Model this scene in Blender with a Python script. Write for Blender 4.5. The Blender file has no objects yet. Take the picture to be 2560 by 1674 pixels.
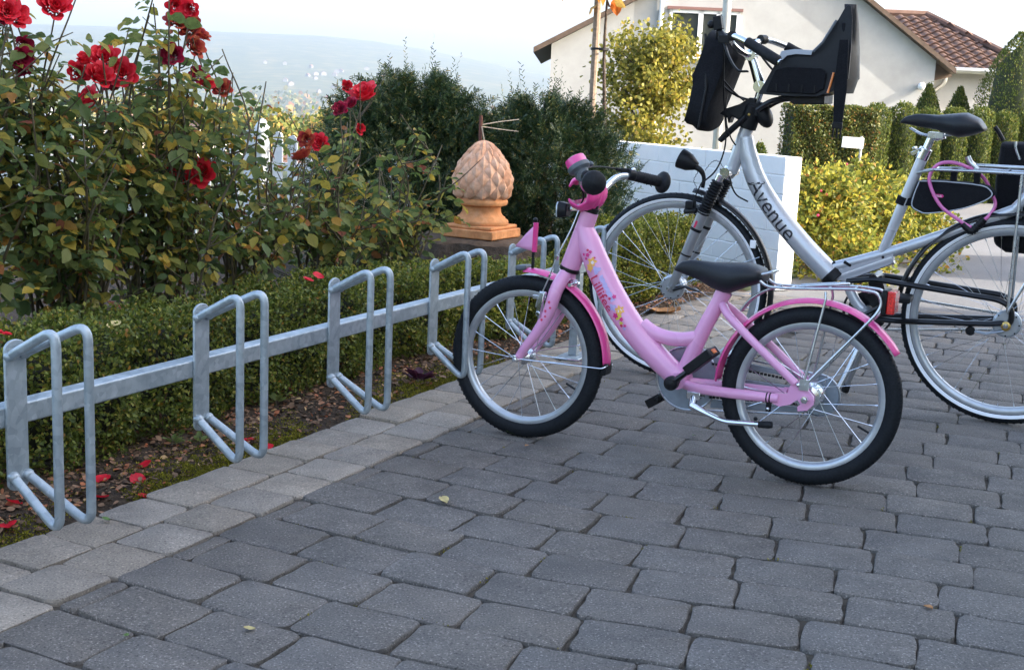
import bpy, math, random
import numpy as np
from mathutils import Vector, Matrix

R = math.radians
random.seed(11)
rng = np.random.default_rng(11)
sc = bpy.context.scene
col = sc.collection

# ------------------------------------------------------------------ camera
CAM_H = 1.04
pitch, roll = R(10.655), 0.045
cp, sp = math.cos(pitch), math.sin(pitch)
fw = Vector((0, cp, -sp)); up0 = Vector((0, sp, cp)); rt0 = Vector((1, 0, 0))
rt = rt0 * math.cos(roll) + up0 * math.sin(roll)
upv = -rt0 * math.sin(roll) + up0 * math.cos(roll)
cam = bpy.data.cameras.new('camera')
cam.lens = 44.62; cam.sensor_width = 36.0; cam.sensor_fit = 'HORIZONTAL'
cam.clip_start = 0.05; cam.clip_end = 20000
camo = bpy.data.objects.new('camera', cam); col.objects.link(camo)
m = Matrix.Identity(4)
for i in range(3):
    m[i][0] = rt[i]; m[i][1] = upv[i]; m[i][2] = -fw[i]
m.translation = Vector((0, 0, CAM_H))
camo.matrix_world = m
sc.camera = camo

# ------------------------------------------------------------------ light
SUN_EL = R(26)
SUN_AZ = Vector((0.972, -0.235)).normalized()          # towards the sun, on the ground
sun_dir = Vector((SUN_AZ.x * math.cos(SUN_EL), SUN_AZ.y * math.cos(SUN_EL), math.sin(SUN_EL)))
world = bpy.data.worlds.new('World'); sc.world = world
world.use_nodes = True
wn = world.node_tree
bg = wn.nodes['Background']
sky = wn.nodes.new('ShaderNodeTexSky')
sky.sky_type = 'NISHITA'; sky.sun_disc = False
sky.sun_elevation = SUN_EL
sky.sun_rotation = math.atan2(SUN_AZ.x, SUN_AZ.y)
sky.altitude = 200; sky.air_density = 1.0; sky.dust_density = 5.0; sky.ozone_density = 0.6
wn.links.new(sky.outputs[0], bg.inputs[0])
bg.inputs[1].default_value = 0.145
sl = bpy.data.lights.new('sun', 'SUN'); sl.energy = 2.4; sl.angle = R(0.55); sl.color = (1.0, 0.92, 0.80)
so = bpy.data.objects.new('sun', sl); col.objects.link(so)
so.rotation_euler = sun_dir.to_track_quat('Z', 'Y').to_euler()
so.location = (20, 6, 15)
sc.view_settings.view_transform = 'Standard'
sc.view_settings.look = 'None'
sc.view_settings.exposure = 2.38
sc.view_settings.gamma = 1.0
sc.view_settings.use_curve_mapping = False
sc.render.engine = 'CYCLES'
sc.cycles.use_denoising = True
sc.cycles.max_bounces = 8
sc.cycles.diffuse_bounces = 4
sc.cycles.transmission_bounces = 6
sc.cycles.transparent_max_bounces = 8
sc.cycles.volume_bounces = 1
sc.cycles.sample_clamp_indirect = 6

# ------------------------------------------------------------------ materials
MATS = {}
def lin(c):
    return tuple((x / 12.92 if x <= .04045 else ((x + .055) / 1.055) ** 2.4) for x in c)
def newmat(name):
    mt = bpy.data.materials.new(name); mt.use_nodes = True
    MATS[name] = mt
    return mt, mt.node_tree, mt.node_tree.nodes['Principled BSDF']
def nd(nt, t, **kw):
    n = nt.nodes.new(t)
    for k, v in kw.items():
        if k in n.inputs: n.inputs[k].default_value = v
        else: setattr(n, k, v)
    return n
def ramp(nt, fac, stops, interp='LINEAR'):
    r = nt.nodes.new('ShaderNodeValToRGB'); r.color_ramp.interpolation = interp
    el = r.color_ramp.elements
    while len(el) < len(stops): el.new(0.5)
    for e, (p, c) in zip(el, stops):
        e.position = p; e.color = (*c, 1)
    nt.links.new(fac, r.inputs[0])
    return r
def plain(name, base, rough=.5, metal=0.0, coat=0.0, var=0.0, bump=0.0, bscale=60, spec=None):
    mt, nt, b = newmat(name)
    b.inputs['Base Color'].default_value = (*base, 1)
    b.inputs['Roughness'].default_value = rough
    b.inputs['Metallic'].default_value = metal
    if coat: b.inputs['Coat Weight'].default_value = coat; b.inputs['Coat Roughness'].default_value = .08
    if spec is not None: b.inputs['Specular IOR Level'].default_value = spec
    if var or bump:
        tc = nd(nt, 'ShaderNodeTexCoord')
        n = nd(nt, 'ShaderNodeTexNoise', Scale=bscale, Detail=4.0)
        nt.links.new(tc.outputs['Object'], n.inputs['Vector'])
        if var:
            lo = tuple(x * (1 - var) for x in base); hi = tuple(min(1, x * (1 + var)) for x in base)
            r = ramp(nt, n.outputs['Fac'], [(.3, lo), (.7, hi)])
            nt.links.new(r.outputs[0], b.inputs['Base Color'])
            rr = nd(nt, 'ShaderNodeMapRange'); rr.inputs[3].default_value = max(.02, rough - .12); rr.inputs[4].default_value = min(1, rough + .12)
            n2 = nd(nt, 'ShaderNodeTexNoise', Scale=bscale * .3, Detail=3.0)
            nt.links.new(tc.outputs['Object'], n2.inputs['Vector'])
            nt.links.new(n2.outputs['Fac'], rr.inputs[0]); nt.links.new(rr.outputs[0], b.inputs['Roughness'])
        if bump:
            bm = nd(nt, 'ShaderNodeBump', Strength=bump, Distance=.002)
            nt.links.new(n.outputs['Fac'], bm.inputs['Height']); nt.links.new(bm.outputs[0], b.inputs['Normal'])
    return mt

def leafmat(name, stops, trans=.35, rough=.5, spec=.4, spots=None):
    """colour differs from leaf to leaf (random per mesh island)"""
    mt, nt, b = newmat(name)
    g = nd(nt, 'ShaderNodeNewGeometry')
    r = ramp(nt, g.outputs['Random Per Island'], stops)
    tc = nd(nt, 'ShaderNodeTexCoord')
    n = nd(nt, 'ShaderNodeTexNoise', Scale=55.0, Detail=2.0)
    nt.links.new(tc.outputs['Object'], n.inputs['Vector'])
    mx = nd(nt, 'ShaderNodeMix', data_type='RGBA', blend_type='MULTIPLY'); mx.inputs['Factor'].default_value = .6
    rr = ramp(nt, n.outputs['Fac'], [(.3, (.55, .55, .55)), (.7, (1.25, 1.25, 1.25))])
    nt.links.new(r.outputs[0], mx.inputs['A']); nt.links.new(rr.outputs[0], mx.inputs['B'])
    out = mx.outputs['Result']
    if spots:
        v = nd(nt, 'ShaderNodeTexNoise', Scale=220.0, Detail=1.0)
        nt.links.new(tc.outputs['Object'], v.inputs['Vector'])
        vr = ramp(nt, v.outputs['Fac'], [(.66, (0, 0, 0)), (.7, (1, 1, 1))])
        m2 = nd(nt, 'ShaderNodeMix', data_type='RGBA'); nt.links.new(vr.outputs[0], m2.inputs['Factor'])
        nt.links.new(out, m2.inputs['A']); m2.inputs['B'].default_value = (*spots, 1)
        out = m2.outputs['Result']
    nt.links.new(out, b.inputs['Base Color'])
    b.inputs['Roughness'].default_value = rough
    b.inputs['Specular IOR Level'].default_value = spec
    tr = nd(nt, 'ShaderNodeBsdfTranslucent'); nt.links.new(out, tr.inputs[0])
    ms = nd(nt, 'ShaderNodeMixShader'); ms.inputs[0].default_value = trans
    nt.links.new(b.outputs[0], ms.inputs[1]); nt.links.new(tr.outputs[0], ms.inputs[2])
    nt.links.new(ms.outputs[0], nt.nodes['Material Output'].inputs[0])
    return mt

def speckle(name, base, dark, light, obj_var=.18, bumpy=.5):
    """cast concrete: cloudy tone, fine aggregate specks, pits; tone differs from paver to paver"""
    mt, nt, b = newmat(name)
    tc = nd(nt, 'ShaderNodeTexCoord'); oi = nd(nt, 'ShaderNodeObjectInfo'); ge = nd(nt, 'ShaderNodeNewGeometry')
    n1 = nd(nt, 'ShaderNodeTexNoise', Scale=9.0, Detail=6.0, Roughness=.65)
    n2 = nd(nt, 'ShaderNodeTexNoise', Scale=210.0, Detail=2.5, Roughness=.6)
    n3 = nd(nt, 'ShaderNodeTexNoise', Scale=120.0, Detail=3.0, Roughness=.7)
    for n in (n1, n2, n3): nt.links.new(ge.outputs['Position'], n.inputs['Vector'])
    r1 = ramp(nt, n1.outputs['Fac'], [(.3, dark), (.55, base), (.75, tuple(min(1, x * 1.18) for x in base))])
    r2 = ramp(nt, n2.outputs['Fac'], [(.30, (.35, .35, .35)), (.42, (.95, .95, .95)), (.60, (1.05, 1.05, 1.05)), (.68, light)])
    mx = nd(nt, 'ShaderNodeMix', data_type='RGBA', blend_type='MULTIPLY'); mx.inputs['Factor'].default_value = 1
    nt.links.new(r1.outputs[0], mx.inputs['A']); nt.links.new(r2.outputs[0], mx.inputs['B'])
    n4 = nd(nt, 'ShaderNodeTexNoise', Scale=1.6, Detail=4.0, Roughness=.6); nt.links.new(ge.outputs['Position'], n4.inputs['Vector'])
    r4 = ramp(nt, n4.outputs['Fac'], [(.32, (.86, .86, .87)), (.5, (1, 1, 1)), (.68, (1.08, 1.07, 1.05))])
    mx4 = nd(nt, 'ShaderNodeMix', data_type='RGBA', blend_type='MULTIPLY'); mx4.inputs['Factor'].default_value = 1
    nt.links.new(mx.outputs['Result'], mx4.inputs['A']); nt.links.new(r4.outputs[0], mx4.inputs['B']); mx = mx4
    hv = nd(nt, 'ShaderNodeMapRange'); hv.inputs[3].default_value = 1 - obj_var; hv.inputs[4].default_value = 1 + obj_var
    nt.links.new(oi.outputs['Random'], hv.inputs[0])
    hu = nd(nt, 'ShaderNodeHueSaturation'); nt.links.new(hv.outputs[0], hu.inputs['Value'])
    sv = nd(nt, 'ShaderNodeMath', operation='MULTIPLY_ADD'); sv.inputs[1].default_value = 7.13; sv.inputs[2].default_value = 0
    fr = nd(nt, 'ShaderNodeMath', operation='FRACT'); nt.links.new(oi.outputs['Random'], sv.inputs[0]); nt.links.new(sv.outputs[0], fr.inputs[0])
    sr = nd(nt, 'ShaderNodeMapRange'); sr.inputs[3].default_value = .85; sr.inputs[4].default_value = 1.1
    nt.links.new(fr.outputs[0], sr.inputs[0]); nt.links.new(sr.outputs[0], hu.inputs['Saturation'])
    nt.links.new(mx.outputs['Result'], hu.inputs['Color'])
    nt.links.new(hu.outputs[0], b.inputs['Base Color'])
    b.inputs['Roughness'].default_value = .86; b.inputs['Specular IOR Level'].default_value = .3
    bm = nd(nt, 'ShaderNodeBump', Strength=bumpy, Distance=.0015)
    ad = nd(nt, 'ShaderNodeMath', operation='ADD'); nt.links.new(n2.outputs['Fac'], ad.inputs[0]); nt.links.new(n3.outputs['Fac'], ad.inputs[1])
    nt.links.new(ad.outputs[0], bm.inputs['Height']); nt.links.new(bm.outputs[0], b.inputs['Normal'])
    return mt

def noisy(name, stops, scale=20, detail=6, rough=.9, bump=.6, bdist=.01, world_pos=True, scale2=None, stops2=None):
    mt, nt, b = newmat(name)
    ge = nd(nt, 'ShaderNodeNewGeometry')
    n = nd(nt, 'ShaderNodeTexNoise', Scale=scale, Detail=detail, Roughness=.65)
    nt.links.new(ge.outputs['Position'], n.inputs['Vector'])
    r = ramp(nt, n.outputs['Fac'], stops)
    out = r.outputs[0]
    if stops2:
        n2 = nd(nt, 'ShaderNodeTexNoise', Scale=scale2, Detail=3.0); nt.links.new(ge.outputs['Position'], n2.inputs['Vector'])
        r2 = ramp(nt, n2.outputs['Fac'], stops2)
        mx = nd(nt, 'ShaderNodeMix', data_type='RGBA', blend_type='MULTIPLY'); mx.inputs['Factor'].default_value = 1
        nt.links.new(out, mx.inputs['A']); nt.links.new(r2.outputs[0], mx.inputs['B']); out = mx.outputs['Result']
    nt.links.new(out, b.inputs['Base Color'])
    b.inputs['Roughness'].default_value = rough; b.inputs['Specular IOR Level'].default_value = .25
    if bump:
        bm = nd(nt, 'ShaderNodeBump', Strength=bump, Distance=bdist)
        nt.links.new(n.outputs['Fac'], bm.inputs['Height']); nt.links.new(bm.outputs[0], b.inputs['Normal'])
    return mt

def galv(name):
    mt, nt, b = newmat(name)
    tc = nd(nt, 'ShaderNodeTexCoord')
    v = nd(nt, 'ShaderNodeTexVoronoi', Scale=70.0); nt.links.new(tc.outputs['Object'], v.inputs['Vector'])
    n = nd(nt, 'ShaderNodeTexNoise', Scale=22.0, Detail=5.0); nt.links.new(tc.outputs['Object'], n.inputs['Vector'])
    mx = nd(nt, 'ShaderNodeMix', data_type='RGBA'); mx.inputs['Factor'].default_value = .62
    nt.links.new(v.outputs['Color'], mx.inputs['A']); nt.links.new(n.outputs['Fac'], mx.inputs['B'])
    bw = nd(nt, 'ShaderNodeRGBToBW'); nt.links.new(mx.outputs['Result'], bw.inputs[0])
    r = ramp(nt, bw.outputs[0], [(.3, (.30, .35, .38)), (.5, (.38, .435, .465)), (.7, (.48, .535, .565))])
    nt.links.new(r.outputs[0], b.inputs['Base Color'])
    b.inputs['Metallic'].default_value = .55
    rr = nd(nt, 'ShaderNodeMapRange'); rr.inputs[3].default_value = .32; rr.inputs[4].default_value = .6
    nt.links.new(bw.outputs[0], rr.inputs[0]); nt.links.new(rr.outputs[0], b.inputs['Roughness'])
    bm = nd(nt, 'ShaderNodeBump', Strength=.15, Distance=.001); nt.links.new(n.outputs['Fac'], bm.inputs['Height']); nt.links.new(bm.outputs[0], b.inputs['Normal'])
    return mt

# ------------------------------------------------------------------ mesh helpers
def link(o, parent=None):
    col.objects.link(o)
    if parent is not None: o.parent = parent
    return o
def tag(o, label=None, cat=None, group=None, kind=None):
    if label: o['label'] = label
    if cat: o['category'] = cat
    if group: o['group'] = group
    if kind: o['kind'] = kind
    return o
def thing(name, label, cat, loc=(0, 0, 0), rot=(0, 0, 0), group=None):
    o = bpy.data.objects.new(name, None); o.empty_display_size = .1
    o.location = loc; o.rotation_euler = rot
    return tag(link(o), label, cat, group)
def meshobj(name, me, mat=None, parent=None):
    if mat is not None:
        me.materials.clear(); me.materials.append(MATS[mat] if isinstance(mat, str) else mat)
    return link(bpy.data.objects.new(name, me), parent)
def catmull(pts, sub=6):
    P = [Vector(p) for p in pts]
    if len(P) < 3: return P
    out = []
    for i in range(len(P) - 1):
        p0 = P[i - 1] if i else P[0] * 2 - P[1]
        p1, p2 = P[i], P[i + 1]
        p3 = P[i + 2] if i + 2 < len(P) else P[-1] * 2 - P[-2]
        for k in range(sub):
            t = k / sub
            out.append(.5 * ((2 * p1) + (-p0 + p2) * t + (2 * p0 - 5 * p1 + 4 * p2 - p3) * t * t + (-p0 + 3 * p1 - 3 * p2 + p3) * t ** 3))
    out.append(P[-1])
    return out
def fillet(pts, rad, seg=5):
    """polyline with rounded corners"""
    P = [Vector(p) for p in pts]; out = [P[0]]
    for i in range(1, len(P) - 1):
        a = (P[i - 1] - P[i]); b = (P[i + 1] - P[i]); r = min(rad, a.length * .48, b.length * .48)
        a.normalize(); b.normalize()
        s, e = P[i] + a * r, P[i] + b * r
        for k in range(seg + 1):
            t = k / seg
            out.append(s * (1 - t) ** 2 + P[i] * 2 * t * (1 - t) + e * t * t)
    out.append(P[-1]); return out

class MB:
    def __init__(s): s.v = []; s.f = []
    def add(s, vs, fs):
        o = len(s.v); s.v += [tuple(p) for p in vs]; s.f += [tuple(i + o for i in f) for f in fs]; return s
    def box(s, c, d, rot=None):
        x, y, z = d[0] / 2, d[1] / 2, d[2] / 2
        vs = [Vector((a, b, e)) for a in (-x, x) for b in (-y, y) for e in (-z, z)]
        if rot is not None: vs = [rot @ v for v in vs]
        vs = [v + Vector(c) for v in vs]
        return s.add(vs, [(0, 1, 3, 2), (4, 6, 7, 5), (0, 4, 5, 1), (2, 3, 7, 6), (0, 2, 6, 4), (1, 5, 7, 3)])
    def tube(s, pts, r, n=8, caps=True, closed=False, sx=1.0, sy=1.0, upref=None):
        P = [Vector(p) for p in pts]; m_ = len(P)
        rs = r if isinstance(r, (list, tuple, np.ndarray)) else [r] * m_
        if len(rs) != m_: rs = np.interp(np.linspace(0, 1, m_), np.linspace(0, 1, len(rs)), rs)
        T = []
        for i in range(m_):
            if closed: t = P[(i + 1) % m_] - P[i - 1]
            else: t = P[min(i + 1, m_ - 1)] - P[max(i - 1, 0)]
            if t.length < 1e-9: t = Vector((0, 0, 1))
            T.append(t.normalized())
        u = Vector(upref) if upref is not None else (Vector((0, 1, 0)) if abs(T[0].y) < .9 else Vector((1, 0, 0)))
        vs = []
        for i in range(m_):
            u = (u - T[i] * u.dot(T[i])).normalized(); w = T[i].cross(u)
            for k in range(n):
                a = 2 * math.pi * k / n
                vs.append(P[i] + (u * math.cos(a) * sx + w * math.sin(a) * sy) * rs[i])
        fs = []
        for i in range(m_ if closed else m_ - 1):
            j = (i + 1) % m_
            for k in range(n):
                l = (k + 1) % n
                fs.append((i * n + k, i * n + l, j * n + l, j * n + k))
        if caps and not closed:
            fs.append(tuple(range(n - 1, -1, -1))); fs.append(tuple((m_ - 1) * n + k for k in range(n)))
        return s.add(vs, fs)
    def prism(s, poly, y0, y1, plane='xz'):
        """poly of 2D points, extruded along the third axis"""
        def put(p, h):
            if plane == 'xz': return (p[0], h, p[1])
            if plane == 'xy': return (p[0], p[1], h)
            return (h, p[0], p[1])
        n = len(poly)
        vs = [put(p, y0) for p in poly] + [put(p, y1) for p in poly]
        fs = [tuple(range(n)), tuple(range(2 * n - 1, n - 1, -1))] + [(i, i + n, (i + 1) % n + n, (i + 1) % n) for i in range(n)]
        return s.add(vs, fs)
    def lathe(s, prof, n=24, o=(0, 0, 0), axis=(0, 0, 1), closed=False, a0=0, a1=2 * math.pi):
        """prof: (radius, height along axis)"""
        ax = Vector(axis).normalized(); u = ax.orthogonal().normalized()
        if abs(ax.y) > .99: u = Vector((1, 0, 0))
        w = ax.cross(u); O = Vector(o); full = abs(a1 - a0 - 2 * math.pi) < 1e-6
        m_ = n if full else n + 1; vs = []
        for i in range(m_):
            a = a0 + (a1 - a0) * i / n
            d = u * math.cos(a) + w * math.sin(a)
            for (r, h) in prof: vs.append(O + d * r + ax * h)
        k = len(prof); fs = []
        for i in range(n):
            j = (i + 1) % m_
            for q in range(k if closed else k - 1):
                p = (q + 1) % k
                fs.append((i * k + q, j * k + q, j * k + p, i * k + p))
        return s.add(vs, fs)
    def ball(s, c, r, nu=12, nv=8, rot=None):
        rr = r if isinstance(r, (tuple, list)) else (r, r, r); vs = []; fs = []
        for j in range(nv + 1):
            th = math.pi * j / nv
            for i in range(nu):
                ph = 2 * math.pi * i / nu
                v = Vector((rr[0] * math.sin(th) * math.cos(ph), rr[1] * math.sin(th) * math.sin(ph), rr[2] * math.cos(th)))
                if rot is not None: v = rot @ v
                vs.append(v + Vector(c))
        for j in range(nv):
            for i in range(nu):
                k = (i + 1) % nu
                fs.append((j * nu + i, (j + 1) * nu + i, (j + 1) * nu + k, j * nu + k))
        return s.add(vs, fs)
    def loft(s, rings, cap=True, closed=True):
        n = len(rings[0]); vs = [p for r_ in rings for p in r_]; fs = []
        for i in range(len(rings) - 1):
            for k in range(n if closed else n - 1):
                l = (k + 1) % n
                fs.append((i * n + k, i * n + l, (i + 1) * n + l, (i + 1) * n + k))
        if cap and closed:
            fs.append(tuple(range(n - 1, -1, -1))); fs.append(tuple((len(rings) - 1) * n + k for k in range(n)))
        return s.add(vs, fs)
    def mesh(s, name, mat=None, smooth=35, xf=None):
        me = bpy.data.meshes.new(name)
        vs = s.v if xf is None else [tuple(xf @ Vector(p)) for p in s.v]
        me.from_pydata(vs, [], s.f); me.update()
        if smooth:
            me.polygons.foreach_set('use_smooth', [True] * len(me.polygons))
            me.set_sharp_from_angle(angle=R(smooth))
        if mat is not None: me.materials.append(MATS[mat] if isinstance(mat, str) else mat)
        return me
    def build(s, name, mat, parent=None, smooth=35, bev=0, solid=0, fix=False):
        me = s.mesh(name, mat, smooth)
        if fix:
            import bmesh
            b_ = bmesh.new(); b_.from_mesh(me); bmesh.ops.recalc_face_normals(b_, faces=b_.faces); b_.to_mesh(me); b_.free()
        o = link(bpy.data.objects.new(name, me), parent)
        if solid:
            md = o.modifiers.new('thickness', 'SOLIDIFY'); md.thickness = solid; md.offset = 0
        if bev:
            md = o.modifiers.new('bevel', 'BEVEL'); md.width = bev; md.segments = 2; md.limit_method = 'ANGLE'; md.angle_limit = R(40)
        return o

# many leaf-shaped faces in one mesh
T_ROSE = (np.array([(0, 0, 0), (.22, -.36, .06), (.52, -.5, .09), (.82, -.27, .03), (1, 0, -.08), (.82, .27, .03), (.52, .5, .09), (.22, .36, .06), (.45, 0, -.02)]),
          [(0, 1, 8), (1, 2, 8), (2, 3, 8), (3, 4, 8), (4, 5, 8), (5, 6, 8), (6, 7, 8), (7, 0, 8)])
T_BOX = (np.array([(0, 0, 0), (.55, -.5, .1), (1, 0, -.05), (.55, .5, .1)]), [(0, 1, 2), (0, 2, 3)])
T_NEEDLE = (np.array([(0, -.5, 0), (.8, -.42, .02), (1, 0, 0), (.8, .42, .02), (0, .5, 0)]), [(0, 1, 3), (1, 2, 3), (0, 3, 4)])
T_OVAL = (np.array([(0, 0, 0), (.3, -.42, .05), (.7, -.45, .05), (1, 0, -.05), (.7, .45, .05), (.3, .42, .05)]), [(0, 1, 5), (1, 2, 4), (1, 4, 5), (2, 3, 4)])
def unit(a): return a / np.maximum(np.linalg.norm(a, axis=-1, keepdims=True), 1e-9)
def leaf_arrays(P, A, N, L, W, tmpl):
    T, F = tmpl
    A = unit(A); B = unit(np.cross(N, A)); N = np.cross(A, B)
    V = P[:, None, :] + A[:, None, :] * (T[None, :, 0:1] * L[:, None, None]) + B[:, None, :] * (T[None, :, 1:2] * W[:, None, None]) + N[:, None, :] * (T[None, :, 2:3] * L[:, None, None])
    k = len(T); F = np.array(F)
    FF = F[None] + (np.arange(len(P)) * k)[:, None, None]
    return V.reshape(-1, 3), FF.reshape(-1, 3)
def tri_mesh(name, V, F, mat, smooth=False):
    me = bpy.data.meshes.new(name)
    me.vertices.add(len(V)); me.vertices.foreach_set('co', np.ascontiguousarray(V, np.float32).ravel())
    me.loops.add(F.size); me.loops.foreach_set('vertex_index', np.ascontiguousarray(F, np.int32).ravel())
    me.polygons.add(len(F)); me.polygons.foreach_set('loop_start', np.arange(0, F.size, 3, dtype=np.int32))
    if smooth: me.polygons.foreach_set('use_smooth', np.ones(len(F), bool))
    me.update(calc_edges=True)
    me.materials.append(MATS[mat] if isinstance(mat, str) else mat)
    return me
def leaves(name, P, A, N, L, W, mat, parent=None, tmpl=T_BOX, smooth=False):
    P = np.asarray(P, float)
    L = np.broadcast_to(L, len(P)).astype(float); W = np.broadcast_to(W, len(P)).astype(float)
    V, F = leaf_arrays(P, np.asarray(A, float), np.asarray(N, float), L, W, tmpl)
    return link(bpy.data.objects.new(name, tri_mesh(name, V, F, mat, smooth)), parent)
def rdir(n, r=rng):
    return unit(r.normal(size=(n, 3)))

# rack frame: u runs along the cycle rack and the paving border, v points away from the bed
TH = R(64.5)
UX, UY, VX, VY = math.cos(TH), math.sin(TH), math.sin(TH), -math.cos(TH)
def uv(u, v, z=0.0): return Vector((u * UX + v * VX, u * UY + v * VY, z))

# palette
plain('galv_flat', (.45, .52, .56), .45, .5)
galv('galvanised')
speckle('paver_dark', (.150, .136, .121), (.118, .108, .097), (2.4, 2.35, 2.3), .065)
speckle('paver_light', (.295, .255, .208), (.225, .195, .16), (1.8, 1.75, 1.7), .10)
noisy('joint_sand', [(.3, (.045, .038, .03)), (.6, (.085, .072, .056)), (.8, (.07, .075, .03))], 40)
noisy('soil', [(.25, (.02, .014, .009)), (.5, (.06, .042, .028)), (.75, (.13, .095, .065))], 60, 8, .95, 1.0, .02)
noisy('asphalt', [(.3, (.12, .12, .125)), (.7, (.20, .20, .20))], 120, 4, .9, .3, .003, scale2=.7, stops2=[(.3, (.8, .8, .8)), (.7, (1.1, 1.1, 1.1))])
noisy('terrain', [(.25, (.035, .055, .03)), (.5, (.07, .085, .04)), (.75, (.15, .13, .065))], .02, 8, .95, 0)

# ================================================================== ground, valley and far hill
def sstep(a, b, x):
    t = np.clip((x - a) / (b - a), 0, 1); return t * t * (3 - 2 * t)
def terrain(x, y):
    x = np.asarray(x, float); y = np.asarray(y, float)
    y0 = 10 + 9.5 * sstep(.5, 4.5, x)
    d = np.maximum(0, y - y0)
    z = -.06 - .055 * np.minimum(d, 900) * (1 - .2 * sstep(200, 900, d))
    t = x / np.maximum(np.abs(y), 1)
    ang = np.interp(t, [-.5, -.22, -.15, -.11, -.087, -.04, 0, .1, .3], [.034, .0372, .0372, .034, .0315, .025, .018, .011, .01])
    hill = ang * 4600
    z = z + (hill + 45) * sstep(1900, 4600, y) * (y > 0)
    z = z + 3.0 * np.sin(x * .006 + 1) * np.sin(y * .004) * sstep(300, 900, y)
    return z
ra = [0.0] + list(np.geomspace(1.5, 9000, 90)); na = 160
vs = [(0, 0, -.06)]; fs = []
for i, r_ in enumerate(ra[1:]):
    a = np.arange(na) / na * 2 * np.pi
    xs, ys = r_ * np.sin(a), r_ * np.cos(a); zs = terrain(xs, ys)
    vs += list(zip(xs, ys, zs))
for k in range(na): fs.append((0, 1 + (k + 1) % na, 1 + k))
for i in range(len(ra) - 2):
    for k in range(na):
        l = (k + 1) % na
        fs.append((1 + i * na + k, 1 + i * na + l, 1 + (i + 1) * na + l, 1 + (i + 1) * na + k))
gmb = MB(); gmb.v = vs; gmb.f = fs
tag(gmb.build('ground', 'terrain', smooth=180), kind='structure')

# ================================================================== paving
PAVE_END = 7.1
pave = MB()
q = [uv(-1.2, -2.16, -.010), uv(-1.2, 3.2, -.010), uv(PAVE_END, 3.2, -.010), uv(PAVE_END, -2.16, -.010)]
pave.add(q, [(0, 1, 2, 3)])
paving = tag(pave.build('paving', 'joint_sand', smooth=0), kind='structure')

COURSE, BRICK = .1663, .2225
_dv = np.arange(-3, 4, .01)
_dr = np.interp(_dv, [-2.2, -1.83, -1.55, -1.3, -1.1, -.9, -.7, -.5, -.3, 0, .5, 3.5], [.0, .0, -.008, -.014, -.008, .012, .055, .097, .128, .15, .165, .2])
_kr = np.exp(-(np.arange(-40, 41) * .01 / .13) ** 2 / 2); _kr /= _kr.sum()
_dr = np.convolve(np.pad(_dr, 40, mode='edge'), _kr, mode='valid')
def drift(v): return float(np.interp(v, _dv, _dr))
def paver_mesh(name, l, w, seed, mat, rough=1.0):
    """worn cast paver: uneven outline, rounded corners, chamfered rim; top at z=0"""
    r_ = random.Random(seed); rc = [r_.uniform(.009, .024) for _ in range(4)]
    out = []
    hx, hy = l / 2, w / 2
    cs = [(hx, hy, 0), (-hx, hy, 90), (-hx, -hy, 180), (hx, -hy, 270)]
    for (cx, cy, a0), rr in zip(cs, rc):
        ox, oy = cx - math.copysign(rr, cx), cy - math.copysign(rr, cy)
        for k in range(4):
            a = R(a0 + 90 * k / 3); out.append((ox + rr * math.cos(a), oy + rr * math.sin(a)))
        # points along the side that follows
        nx, ny, _ = cs[(cs.index((cx, cy, a0)) + 1) % 4]
        for t in (.27, .5, .73):
            out.append((cx + (nx - cx) * t, cy + (ny - cy) * t))
    o2 = []
    for (x, y) in out:
        j = r_.gauss(0, .0016) * rough
        d = math.hypot(x, y); o2.append((x + x / d * j, y + y / d * j))
    n = len(o2); mb = MB()
    def ring(inset, z, jit=0):
        return [(x - math.copysign(min(inset, abs(x)), x) * abs(x) / hx + r_.gauss(0, jit), y - math.copysign(min(inset, abs(y)), y) * abs(y) / hy + r_.gauss(0, jit), z + r_.gauss(0, jit * .3)) for (x, y) in o2]
    rings = [ring(.0040, 0, .0010), ring(.0010, -.0018, .0010), ring(0, -.008), ring(0, -.03)]
    mb.v = [p for q_ in rings for p in q_]
    for i in range(3):
        for k in range(n):
            m_ = (k + 1) % n
            mb.f.append((i * n + k, (i + 1) * n + k, (i + 1) * n + m_, i * n + m_))
    mb.v.append((0, 0, .0006)); c = len(mb.v) - 1
    for k in range(n): mb.f.append((k, (k + 1) % n, c))
    return mb.mesh(name, mat, 50)
JO = .0055
dark_var = [paver_mesh('brick', BRICK - JO, COURSE - JO, 100 + k, 'paver_dark') for k in range(10)]
light_var = [paver_mesh('border_paver', .166 - .005, .166 - .005, 300 + k, 'paver_light', .9) for k in range(8)]
half_var = [paver_mesh('brick', .046, COURSE - JO, 500 + k, 'paver_dark', .7) for k in range(4)]

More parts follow.
